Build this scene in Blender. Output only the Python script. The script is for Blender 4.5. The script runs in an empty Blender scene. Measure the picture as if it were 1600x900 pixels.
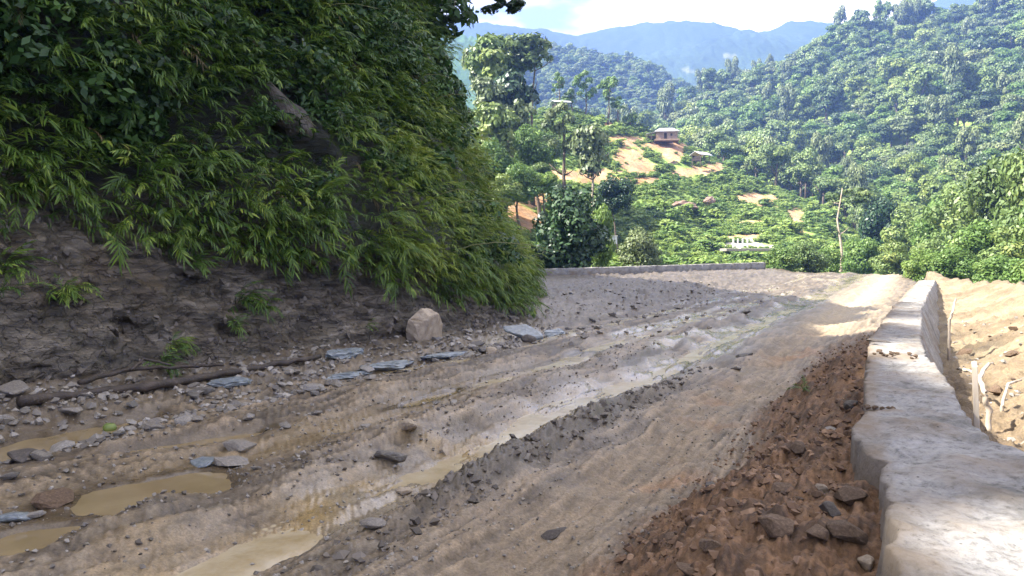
import bpy, bmesh, math, random
import numpy as np
from mathutils import Vector, Matrix, Euler
R = math.radians
scene = bpy.context.scene
COL = scene.collection

# ------------------------------------------------------------------ camera
EYE = 1.65
PITCH = math.atan(50/1200)
cam_d = bpy.data.cameras.new("camera"); cam = bpy.data.objects.new("camera", cam_d); COL.objects.link(cam)
cam.location = (0, 0, EYE); cam.rotation_euler = (R(90)-PITCH, 0, 0)
cam_d.sensor_width = 36; cam_d.lens = 27; cam_d.clip_start = .05; cam_d.clip_end = 20000
scene.camera = cam

# ------------------------------------------------------------------ light
SUN_EL, SUN_AZ = 47.0, -98.0          # azimuth from +Y, clockwise: sun stands left and a little behind
sd = Vector((math.sin(R(SUN_AZ))*math.cos(R(SUN_EL)), math.cos(R(SUN_AZ))*math.cos(R(SUN_EL)), math.sin(R(SUN_EL))))
sl = bpy.data.lights.new("sun", 'SUN'); sl.energy = 5.0; sl.angle = R(.6); sl.color = (1, .95, .86)
sun = bpy.data.objects.new("sun", sl); COL.objects.link(sun)
sun.rotation_euler = sd.to_track_quat('Z', 'Y').to_euler(); sun.location = sd*60
world = bpy.data.worlds.new("World"); scene.world = world; world.use_nodes = True
wn, wl = world.node_tree.nodes, world.node_tree.links
wn.clear()
wo = wn.new('ShaderNodeOutputWorld'); bg = wn.new('ShaderNodeBackground'); bg.inputs[1].default_value = .15
sky = wn.new('ShaderNodeTexSky'); sky.sky_type = 'NISHITA'; sky.sun_disc = False
sky.sun_elevation = R(SUN_EL); sky.sun_rotation = R(SUN_AZ); sky.air_density = 1.0; sky.dust_density = 1.5
tc = wn.new('ShaderNodeTexCoord'); mp = wn.new('ShaderNodeMapping'); mp.inputs['Scale'].default_value = (1.3, 1.3, 4.2)
mp.inputs['Location'].default_value = (.35, .1, .55)
nz = wn.new('ShaderNodeTexNoise'); nz.inputs['Scale'].default_value = 1.6; nz.inputs['Detail'].default_value = 7; nz.inputs['Roughness'].default_value = .55
cr = wn.new('ShaderNodeValToRGB'); cr.color_ramp.elements[0].position = .22; cr.color_ramp.elements[1].position = .44
nz2 = wn.new('ShaderNodeTexNoise'); nz2.inputs['Scale'].default_value = 3.1; nz2.inputs['Detail'].default_value = 5
cr2 = wn.new('ShaderNodeValToRGB')
cr2.color_ramp.elements[0].position = .40; cr2.color_ramp.elements[0].color = (.86, .97, 1.12, 1)
cr2.color_ramp.elements[1].position = .60; cr2.color_ramp.elements[1].color = (4.7, 4.15, 3.4, 1)
mx = wn.new('ShaderNodeMixRGB')
wl.new(tc.outputs['Generated'], mp.inputs[0]); wl.new(mp.outputs[0], nz.inputs[0]); wl.new(mp.outputs[0], nz2.inputs[0])
wl.new(nz.outputs[0], cr.inputs[0]); wl.new(nz2.outputs[0], cr2.inputs[0])
wl.new(cr.outputs[0], mx.inputs[0]); wl.new(sky.outputs[0], mx.inputs[1]); wl.new(cr2.outputs[0], mx.inputs[2])
wl.new(mx.outputs[0], bg.inputs[0]); wl.new(bg.outputs[0], wo.inputs[0])
vs = scene.view_settings; vs.view_transform = 'Standard'; vs.look = 'None'; vs.gamma = 1; vs.exposure = 2.45
scene.cycles.max_bounces = 6; scene.cycles.volume_bounces = 1
scene.cycles.transparent_max_bounces = 8

# ------------------------------------------------------------------ maths helpers
rng = np.random.default_rng(7); random.seed(7)
_perm = np.random.default_rng(3).permutation(4096).astype(np.int64)
_g = np.random.default_rng(4).normal(size=(4096, 3)); _g /= np.linalg.norm(_g, axis=1)[:, None]
def pn(x, y, z=0.):
    x, y, z = np.broadcast_arrays(np.asarray(x, float), np.asarray(y, float), np.asarray(z, float))
    xi, yi, zi = np.floor(x).astype(np.int64), np.floor(y).astype(np.int64), np.floor(z).astype(np.int64)
    xf, yf, zf = x-xi, y-yi, z-zi
    f = lambda t: t*t*t*(t*(t*6-15)+10)
    a, b, c = f(xf), f(yf), f(zf); out = 0
    for i in (0, 1):
        for j in (0, 1):
            for k in (0, 1):
                h = _perm[(_perm[(_perm[(xi+i) & 4095]+yi+j) & 4095]+zi+k) & 4095]; g = _g[h]
                d = g[..., 0]*(xf-i)+g[..., 1]*(yf-j)+g[..., 2]*(zf-k)
                out = out+d*(a if i else 1-a)*(b if j else 1-b)*(c if k else 1-c)
    return out*1.5
def fbm(x, y, z=0., o=4, ga=.5):
    t, a, s = 0, 1., 1.
    for i in range(o):
        t = t+a*pn(np.asarray(x)*s+i*17.3, np.asarray(y)*s-i*9.1, np.asarray(z)*s); a *= ga; s *= 2.03
    return t
def ridge(x, y, z=0., o=3):
    t, a, s = 0, 1., 1.
    for i in range(o):
        t = t+a*(1-2*np.abs(pn(np.asarray(x)*s+i*7.7, np.asarray(y)*s+i*3.3, np.asarray(z)*s))); a *= .5; s *= 2.1
    return t
def ss(a, b, x):
    t = np.clip((np.asarray(x, float)-a)/(b-a), 0, 1); return t*t*(3-2*t)
def gau(x, c, w): return np.exp(-((x-c)/w)**2)
cp, sp = math.cos(PITCH), math.sin(PITCH)
def ray(px, py):
    a, b = (px-800)/1200, (450-py)/1200
    return np.array([a, cp+b*sp, -sp+b*cp])
def at_z(px, py, z=0.):
    d = ray(px, py); k = (z-EYE)/d[2]; return d*k+np.array([0, 0, EYE])
def at_d(px, py, Y):
    d = ray(px, py); return d*(Y/d[1])+np.array([0, 0, EYE])
def proj(P):
    P = np.asarray(P, float); x, y, z = P[..., 0], P[..., 1], P[..., 2]-EYE
    f = y*cp-z*sp; up = y*sp+z*cp
    f = np.where(np.abs(f) < 1e-6, 1e-6, f)
    return 800+1200*x/f, 450-1200*up/f, f

# ------------------------------------------------------------------ scene helpers
def mk(name, V, F, mats=(), parent=None, smooth=True, cols=None, vals=None, midx=None):
    V = np.asarray(V, np.float32); F = np.asarray(F, np.int32); k = F.shape[1]
    me = bpy.data.meshes.new(name)
    me.vertices.add(len(V)); me.vertices.foreach_set('co', V.ravel())
    me.loops.add(F.size); me.loops.foreach_set('vertex_index', F.ravel())
    me.polygons.add(len(F)); me.polygons.foreach_set('loop_start', np.arange(0, F.size, k, dtype=np.int32))
    me.polygons.foreach_set('use_smooth', np.full(len(F), smooth, bool))
    for m in mats: me.materials.append(m)
    if midx is not None: me.polygons.foreach_set('material_index', np.asarray(midx, np.int32))
    for n, c in (cols or {}).items():
        a = me.attributes.new(n, 'FLOAT_COLOR', 'POINT'); c = np.c_[c, np.ones(len(c))].astype(np.float32); a.data.foreach_set('color', c.ravel())
    for n, c in (vals or {}).items():
        a = me.attributes.new(n, 'FLOAT', 'POINT'); a.data.foreach_set('value', np.asarray(c, np.float32))
    me.update(calc_edges=True); me.validate()
    o = bpy.data.objects.new(name, me); COL.objects.link(o)
    if parent: o.parent = parent
    return o
def tag(o, label=None, cat=None, group=None, kind=None):
    if label: o['label'] = label
    if cat: o['category'] = cat
    if group: o['group'] = group
    if kind: o['kind'] = kind
    return o
def empty(name, loc, rz=0.):
    o = bpy.data.objects.new(name, None); COL.objects.link(o); o.location = loc; o.rotation_euler = (0, 0, rz); o.empty_display_size = .3
    return o
def grid_faces(n, m):
    i = np.arange(n-1)[:, None]*m+np.arange(m-1)[None]
    return np.stack([i, i+1, i+m+1, i+m], -1).reshape(-1, 4)
class MB:
    def __init__(s): s.v, s.f = [], []
    def add(s, V, F):
        b = len(s.v); s.v += [tuple(p) for p in V]; s.f += [tuple(i+b for i in f) for f in F]
    def box(s, c, d, rot=None, taper=1.):
        x, y, z = d[0]/2, d[1]/2, d[2]/2
        V = [Vector((sx*x*(taper if sz > 0 else 1), sy*y*(taper if sz > 0 else 1), sz*z)) for sz in (-1, 1) for sy in (-1, 1) for sx in (-1, 1)]
        if rot: V = [Euler(rot).to_matrix() @ p for p in V]
        s.add([p+Vector(c) for p in V], [(0, 2, 3, 1), (4, 5, 7, 6), (0, 1, 5, 4), (2, 6, 7, 3), (0, 4, 6, 2), (1, 3, 7, 5)])
    def tube(s, pts, rad, n=8):
        pts = [Vector(p) for p in pts]; V, F = [], []
        for i, p in enumerate(pts):
            t = (pts[min(i+1, len(pts)-1)]-pts[max(i-1, 0)]).normalized()
            a = t.cross(Vector((.13, .31, .94))); a = a.normalized() if a.length > .05 else t.cross(Vector((1, 0, 0))).normalized()
            b = t.cross(a)
            for k in range(n):
                w = 2*math.pi*k/n; V.append(p+(a*math.cos(w)+b*math.sin(w))*rad[i])
        for i in range(len(pts)-1):
            for k in range(n):
                k2 = (k+1) % n; F.append((i*n+k, i*n+k2, (i+1)*n+k2, (i+1)*n+k))
        F.append(tuple(range(n-1, -1, -1))); F.append(tuple((len(pts)-1)*n+k for k in range(n)))
        s.add(V, F)
    def build(s, name, mat, parent=None, smooth=False, bevel=0):
        me = bpy.data.meshes.new(name); me.from_pydata(s.v, [], s.f); me.materials.append(mat)
        me.polygons.foreach_set('use_smooth', [smooth]*len(me.polygons)); me.update()
        o = bpy.data.objects.new(name, me); COL.objects.link(o)
        if parent: o.parent = parent
        if bevel:
            b = o.modifiers.new('bevel', 'BEVEL'); b.width = bevel; b.segments = 2
        return o

# ------------------------------------------------------------------ materials
def nmat(name):
    m = bpy.data.materials.new(name); m.use_nodes = True; n, l = m.node_tree.nodes, m.node_tree.links
    n.clear(); o = n.new('ShaderNodeOutputMaterial'); return m, n, l, o
def noise(n, l, co, scale, det=4, ro=.6):
    t = n.new('ShaderNodeTexNoise'); t.inputs['Scale'].default_value = scale; t.inputs['Detail'].default_value = det; t.inputs['Roughness'].default_value = ro
    if co is not None: l.new(co, t.inputs['Vector'])
    return t.outputs[0]
def ramp(n, l, fac, stops):
    r = n.new('ShaderNodeValToRGB'); e = r.color_ramp.elements
    while len(e) < len(stops): e.new(.5)
    for k, (p, c) in enumerate(stops):
        e[k].position = p; e[k].color = (c, c, c, 1) if isinstance(c, (int, float)) else (*c, 1)
    l.new(fac, r.inputs[0]); return r.outputs[0]
def mul(n, l, a, b, fac=1.):
    m = n.new('ShaderNodeMixRGB'); m.blend_type = 'MULTIPLY'; m.inputs[0].default_value = fac; l.new(a, m.inputs[1]); l.new(b, m.inputs[2]); return m.outputs[0]
def mixc(n, l, f, a, b):
    m = n.new('ShaderNodeMixRGB'); l.new(f, m.inputs[0])
    for k, s in ((1, a), (2, b)):
        if isinstance(s, tuple): m.inputs[k].default_value = (*s, 1)
        else: l.new(s, m.inputs[k])
    return m.outputs[0]
def bump(n, l, h, strength, dist, prev=None):
    b = n.new('ShaderNodeBump'); b.inputs['Strength'].default_value = strength; b.inputs['Distance'].default_value = dist
    l.new(h, b.inputs['Height'])
    if prev is not None: l.new(prev, b.inputs['Normal'])
    return b.outputs[0]
def leaf_mat(name, stops, trans=.3, rough=.5, vary=.25):
    m, n, l, o = nmat(name)
    a = n.new('ShaderNodeAttribute'); a.attribute_name = 'tint'
    c = ramp(n, l, a.outputs['Fac'], stops)
    oi = n.new('ShaderNodeObjectInfo'); v = ramp(n, l, oi.outputs['Random'], [(0, (1-vary, 1-vary*.9, 1-vary)), (.5, (1, 1, 1)), (1, (1+vary*.7, 1+vary*.35, 1-vary*.3))])
    c = mul(n, l, c, v)
    p = n.new('ShaderNodeBsdfPrincipled'); p.inputs['Roughness'].default_value = rough; p.inputs['Specular IOR Level'].default_value = .35
    t = n.new('ShaderNodeBsdfTranslucent'); s = n.new('ShaderNodeMixShader'); s.inputs[0].default_value = trans
    l.new(c, p.inputs['Base Color']); l.new(c, t.inputs[0]); l.new(p.outputs[0], s.inputs[1]); l.new(t.outputs[0], s.inputs[2]); l.new(s.outputs[0], o.inputs[0])
    return m
def solid(name, stops, scale=8, rough=.8, bs=.4, bd=.02, spec=.3, metal=0, random_tint=0., stretch=None):
    m, n, l, o = nmat(name); t = n.new('ShaderNodeTexCoord'); co = t.outputs['Object']
    if stretch:
        mpn = n.new('ShaderNodeMapping'); mpn.inputs['Scale'].default_value = stretch; l.new(co, mpn.inputs[0]); co = mpn.outputs[0]
    f = noise(n, l, co, scale, 6, .62); c = ramp(n, l, f, stops)
    if random_tint:
        oi = n.new('ShaderNodeObjectInfo'); v = ramp(n, l, oi.outputs['Random'], [(0, (1-random_tint,)*3), (.6, (1, .97, .93)), (1, (1+random_tint*.6, 1+random_tint*.62, 1+random_tint*.65))]); c = mul(n, l, c, v)
    p = n.new('ShaderNodeBsdfPrincipled'); p.inputs['Roughness'].default_value = rough; p.inputs['Specular IOR Level'].default_value = spec; p.inputs['Metallic'].default_value = metal
    l.new(c, p.inputs['Base Color']); f2 = noise(n, l, co, scale*4, 5, .65); l.new(bump(n, l, f2, bs, bd), p.inputs['Normal']); l.new(p.outputs[0], o.inputs[0])
    return m
def ground_mat(name, fine=60, bd=.012, spec=.4):
    """colour and roughness come from the vertex attributes 'col' and 'rgh'; pebbly grain on top"""
    m, n, l, o = nmat(name); t = n.new('ShaderNodeTexCoord'); co = t.outputs['Object']
    a = n.new('ShaderNodeAttribute'); a.attribute_name = 'col'; r = n.new('ShaderNodeAttribute'); r.attribute_name = 'rgh'
    g1 = noise(n, l, co, fine, 5, .7); g2 = noise(n, l, co, fine*.12, 5, .65)
    c = mul(n, l, a.outputs['Color'], ramp(n, l, g1, [(.3, .62), (.5, 1.), (.72, 1.45)]))
    c = mul(n, l, c, ramp(n, l, g2, [(.3, (.72, .7, .68)), (.5, (1, 1, 1)), (.7, (1.25, 1.24, 1.22))]))
    vo = n.new('ShaderNodeTexVoronoi'); vo.inputs['Scale'].default_value = fine*.45; l.new(co, vo.inputs['Vector'])
    p = n.new('ShaderNodeBsdfPrincipled'); p.inputs['Specular IOR Level'].default_value = spec
    l.new(c, p.inputs['Base Color']); l.new(r.outputs['Fac'], p.inputs['Roughness'])
    b1 = n.new('ShaderNodeBump'); b1.inputs['Distance'].default_value = bd; l.new(g1, b1.inputs['Height']); l.new(r.outputs['Fac'], b1.inputs['Strength'])
    b2 = n.new('ShaderNodeBump'); b2.inputs['Distance'].default_value = bd; b2.invert = True; l.new(vo.outputs['Distance'], b2.inputs['Height']); l.new(b1.outputs[0], b2.inputs['Normal'])
    mm = n.new('ShaderNodeMath'); mm.operation = 'MULTIPLY'; mm.inputs[1].default_value = .6; l.new(r.outputs['Fac'], mm.inputs[0]); l.new(mm.outputs[0], b2.inputs['Strength'])
    l.new(b2.outputs[0], p.inputs['Normal']); l.new(p.outputs[0], o.inputs[0])
    return m

M = {}
M['road'] = ground_mat('mud_and_gravel')
M['terrain'] = ground_mat('hill_soil_and_grass', fine=2.2, bd=.1, spec=.1)
M['bamboo'] = leaf_mat('bamboo_leaf', [(0, (.012, .030, .006)), (.36, (.045, .098, .015)), (.7, (.108, .18, .026)), (1, (.20, .26, .042))], .32, .45)
M['shrub'] = leaf_mat('shrub_leaf', [(0, (.012, .032, .010)), (.5, (.030, .075, .018)), (1, (.07, .14, .03))], .25, .45)
M['tree'] = leaf_mat('tree_leaf', [(0, (.060, .105, .030)), (.5, (.125, .185, .050)), (1, (.22, .26, .07))], .25, .5, .35)
M['deep_tree'] = leaf_mat('deep_green_leaf', [(0, (.030, .058, .022)), (.5, (.062, .105, .036)), (1, (.11, .15, .05))], .22, .5, .3)
M['dark_tree'] = leaf_mat('dark_tree_leaf', [(0, (.010, .028, .012)), (.5, (.020, .050, .018)), (1, (.04, .085, .025))], .15, .45, .1)
M['grey_tree'] = leaf_mat('grey_tree_leaf', [(0, (.065, .10, .04)), (.5, (.12, .155, .06)), (1, (.19, .22, .09))], .2, .5, .15)
M['lime_tree'] = leaf_mat('light_leaf', [(0, (.06, .12, .025)), (.5, (.11, .19, .04)), (1, (.20, .27, .07))], .35, .5, .2)
M['grass'] = leaf_mat('undergrowth_leaf', [(0, (.09, .155, .025)), (.5, (.17, .25, .05)), (1, (.27, .33, .09))], .35, .55, .1)
M['bark'] = solid('bark', [(.3, (.06, .045, .032)), (.7, (.16, .125, .09))], 6, .9, .8, .04, .2)
M['pale_bark'] = solid('pale_bark', [(.3, (.22, .17, .12)), (.7, (.42, .35, .27))], 5, .85, .5, .03, .2)
M['stone'] = solid('grey_stone', [(.25, (.085, .075, .064)), (.5, (.17, .152, .13)), (.75, (.27, .245, .21))], 9, .62, .5, .012, .5, random_tint=.45)
M['tan_rock'] = solid('tan_boulder', [(.25, (.20, .155, .11)), (.5, (.34, .275, .20)), (.75, (.44, .37, .28))], 4, .75, .6, .02, .3)
M['blue_rock'] = solid('wet_blue_grey_rock', [(.25, (.08, .092, .10)), (.5, (.15, .17, .18)), (.75, (.27, .29, .30))], 5, .28, .4, .015, .6)
M['slab'] = solid('bare_slab', [(.25, (.035, .03, .026)), (.5, (.075, .064, .056)), (.75, (.13, .115, .10))], 3, .8, .7, .04, .3)
M['dark_rock'] = solid('dark_rock', [(.25, (.035, .03, .027)), (.5, (.075, .062, .052)), (.75, (.13, .11, .09))], 7, .7, .6, .015, .4)
M['brown_rock'] = solid('brown_rock', [(.25, (.06, .040, .027)), (.5, (.115, .078, .052)), (.75, (.20, .145, .10))], 8, .85, .6, .015, .25, random_tint=.3)
M['red_rock'] = solid('red_outcrop', [(.3, (.10, .065, .05)), (.5, (.20, .13, .10)), (.72, (.34, .25, .2))], 1.2, .9, .8, .1, .2)
M['log'] = solid('wet_log', [(.3, (.022, .016, .012)), (.55, (.05, .036, .026)), (.8, (.10, .075, .055))], 7, .6, .9, .02, .4)
M['dead_wood'] = solid('weathered_wood', [(.3, (.20, .16, .12)), (.7, (.46, .40, .32))], 6, .85, .6, .01, .2, stretch=(1, 1, .25))
M['leaf_fruit'] = solid('green_fruit', [(.3, (.09, .13, .03)), (.7, (.17, .21, .05))], 4, .5, .2, .01, .4)

def concrete_mat():
    m, n, l, o = nmat('rough_concrete'); t = n.new('ShaderNodeTexCoord'); co = t.outputs['Object']
    f = noise(n, l, co, 2.6, 9, .72); c = ramp(n, l, f, [(.33, (.11, .105, .096)), (.42, (.15, .142, .130)), (.5, (.215, .206, .194)), (.7, (.28, .27, .256))])
    s = noise(n, l, co, 26, 6, .75); c = mul(n, l, c, ramp(n, l, s, [(.34, .45), (.47, .93), (.65, 1.2)]))
    d = noise(n, l, co, 1.1, 5, .6)
    a = n.new('ShaderNodeAttribute'); a.attribute_name = 'dirt'
    dm = n.new('ShaderNodeMath'); dm.operation = 'MULTIPLY_ADD'; l.new(d, dm.inputs[0]); dm.inputs[1].default_value = .55; l.new(a.outputs['Fac'], dm.inputs[2])
    c = mixc(n, l, ramp(n, l, dm.outputs[0], [(.34, 0.), (.8, .9)]), c, (.17, .13, .092))
    p = n.new('ShaderNodeBsdfPrincipled'); p.inputs['Roughness'].default_value = .85; p.inputs['Specular IOR Level'].default_value = .25
    pv = n.new('ShaderNodeTexVoronoi'); pv.inputs['Scale'].default_value = 30; l.new(co, pv.inputs['Vector']); pr = ramp(n, l, pv.outputs['Distance'], [(.10, .35), (.17, 1.)]); pm = ramp(n, l, noise(n, l, co, 3, 3), [(.5, 0.), (.6, 1.)]); c = mul(n, l, c, mixc(n, l, pm, (1, 1, 1), pr))
    ge = n.new('ShaderNodeNewGeometry'); sx = n.new('ShaderNodeSeparateXYZ'); l.new(co, sx.inputs[0]); wz = n.new('ShaderNodeMath'); wz.operation = 'PINGPONG'; wz.inputs[1].default_value = .17; l.new(sx.outputs[2], wz.inputs[0]); fl = ramp(n, l, wz.outputs[0], [(.0, .8), (.005, .95), (.012, 1.)]); sn = n.new('ShaderNodeSeparateXYZ'); l.new(ge.outputs['Normal'], sn.inputs[0]); up_ = ramp(n, l, sn.outputs[2], [(.55, 0.), (.7, 1.)])
    c = mul(n, l, c, mixc(n, l, up_, fl, (1, 1, 1)))
    l.new(c, p.inputs['Base Color'])
    b = bump(n, l, noise(n, l, co, 55, 6, .7), .7, .008); b = bump(n, l, noise(n, l, co, 9, 5, .6), .5, .02, b)
    l.new(b, p.inputs['Normal']); l.new(p.outputs[0], o.inputs[0]); return m
M['concrete'] = concrete_mat()
def water_mat():
    m, n, l, o = nmat('muddy_water'); t = n.new('ShaderNodeTexCoord'); co = t.outputs['Object']
    c = ramp(n, l, noise(n, l, co, 1.6, 5, .6), [(.3, (.17, .125, .065)), (.55, (.235, .178, .098)), (.75, (.28, .22, .13))])
    p = n.new('ShaderNodeBsdfPrincipled'); p.inputs['Roughness'].default_value = .09; p.inputs['IOR'].default_value = 1.33
    l.new(c, p.inputs['Base Color']); l.new(bump(n, l, noise(n, l, co, 14, 3, .5), .12, .01), p.inputs['Normal']); l.new(p.outputs[0], o.inputs[0]); return m
M['water'] = water_mat()
def film_mat():
    m, n, l, o = nmat('shallow_muddy_water'); t = n.new('ShaderNodeTexCoord'); co = t.outputs['Object']
    c = ramp(n, l, noise(n, l, co, 1.3, 6, .65), [(.33, (.25, .18, .085)), (.5, (.36, .295, .19)), (.7, (.43, .38, .285))])  # muddy water, its paler stops raised to paint in the sky glare
    p = n.new('ShaderNodeBsdfPrincipled'); p.inputs['Roughness'].default_value = .22; p.inputs['IOR'].default_value = 1.4
    l.new(c, p.inputs['Base Color']); b = bump(n, l, noise(n, l, co, 9, 5, .6), .35, .02); l.new(b, p.inputs['Normal']); l.new(p.outputs[0], o.inputs[0]); return m
M['film'] = film_mat()
def rockface_mat():
    m, n, l, o = nmat('shale_bank'); t = n.new('ShaderNodeTexCoord'); co = t.outputs['Object']
    mpn = n.new('ShaderNodeMapping'); mpn.inputs['Rotation'].default_value = (R(10), R(30), R(-20)); mpn.inputs['Scale'].default_value = (.55, .55, 3.2); l.new(co, mpn.inputs[0])
    f = noise(n, l, mpn.outputs[0], 2.4, 8, .68); c = ramp(n, l, f, [(.30, (.015, .012, .009)), (.45, (.056, .046, .032)), (.56, (.112, .093, .068)), (.72, (.21, .182, .14))])
    g = noise(n, l, co, .9, 5, .6); c = mul(n, l, c, ramp(n, l, g, [(.3, (.72, .62, .5)), (.55, (1, 1, 1)), (.75, (1.3, 1.28, 1.3))]))
    a = n.new('ShaderNodeAttribute'); a.attribute_name = 'humus_shade'
    c = mixc(n, l, a.outputs['Fac'], c, (.010, .011, .005))  # dark soil, near-black so the shade between fronds is in its colour
    s = noise(n, l, co, 42, 5, .75); c = mul(n, l, c, ramp(n, l, s, [(.3, .55), (.5, 1.), (.72, 1.5)]))
    wv = n.new('ShaderNodeMixRGB'); wv.blend_type = 'ADD'; wv.inputs[0].default_value = 1.1; l.new(mpn.outputs[0], wv.inputs[1]); wt = n.new('ShaderNodeTexNoise'); wt.inputs['Scale'].default_value = 3; wt.inputs['Detail'].default_value = 5; l.new(co, wt.inputs['Vector']); l.new(wt.outputs['Color'], wv.inputs[2])
    vo = n.new('ShaderNodeTexVoronoi'); vo.feature = 'DISTANCE_TO_EDGE'; vo.inputs['Scale'].default_value = 3.2; l.new(wv.outputs[0], vo.inputs['Vector']); ck = ramp(n, l, vo.outputs['Distance'], [(0, .55), (.03, .9), (.08, 1.)])
    vc = n.new('ShaderNodeTexVoronoi'); vc.inputs['Scale'].default_value = 3.2; l.new(wv.outputs[0], vc.inputs['Vector']); hb_ = n.new('ShaderNodeSeparateColor'); l.new(vc.outputs['Color'], hb_.inputs[0])
    c = mul(n, l, c, ck); c = mul(n, l, c, ramp(n, l, hb_.outputs[0], [(0, .8), (1, 1.25)]))
    hh_ = n.new('ShaderNodeMath'); hh_.operation = 'MULTIPLY_ADD'; l.new(hb_.outputs[1], hh_.inputs[0]); hh_.inputs[1].default_value = .8; l.new(ck, hh_.inputs[2])
    p = n.new('ShaderNodeBsdfPrincipled'); p.inputs['Roughness'].default_value = .5; p.inputs['Specular IOR Level'].default_value = .4
    l.new(c, p.inputs['Base Color']); b = bump(n, l, f, .8, .06); b = bump(n, l, hh_.outputs[0], .8, .05, b); b = bump(n, l, s, .6, .02, b); l.new(b, p.inputs['Normal']); l.new(p.outputs[0], o.inputs[0]); return m
M['rockface'] = rockface_mat()

# ------------------------------------------------------------------ near ground
rd = np.array([.462, .887]); rn = np.array([.887, -.462])
def uv_of(x, y): return x*rd[0]+y*rd[1], x*rn[0]+y*rn[1]
def xy_of(u, v): return np.stack([u*rd[0]+v*rn[0], u*rd[1]+v*rn[1]], -1)
wall_u = [-3, 0, 1.5, 4.2, 7.6, 12.6, 20, 27]
wall_l = np.array([.05, 0, -.04, -.21, -.33, -.25, -.02, .19])
wall_r = np.array([.72, .6, .5, .25, .08, .15, .40, .66])
EDGE_X = [300, 700, 865, 1195, 1300, 1400, 1440, 1480, 1530, 1600, 1750, 2300]
EDGE_Y = [46, 50, 52.5, 60, 63, 56, 40, 25, 21, 16, 11, 7]
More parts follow.
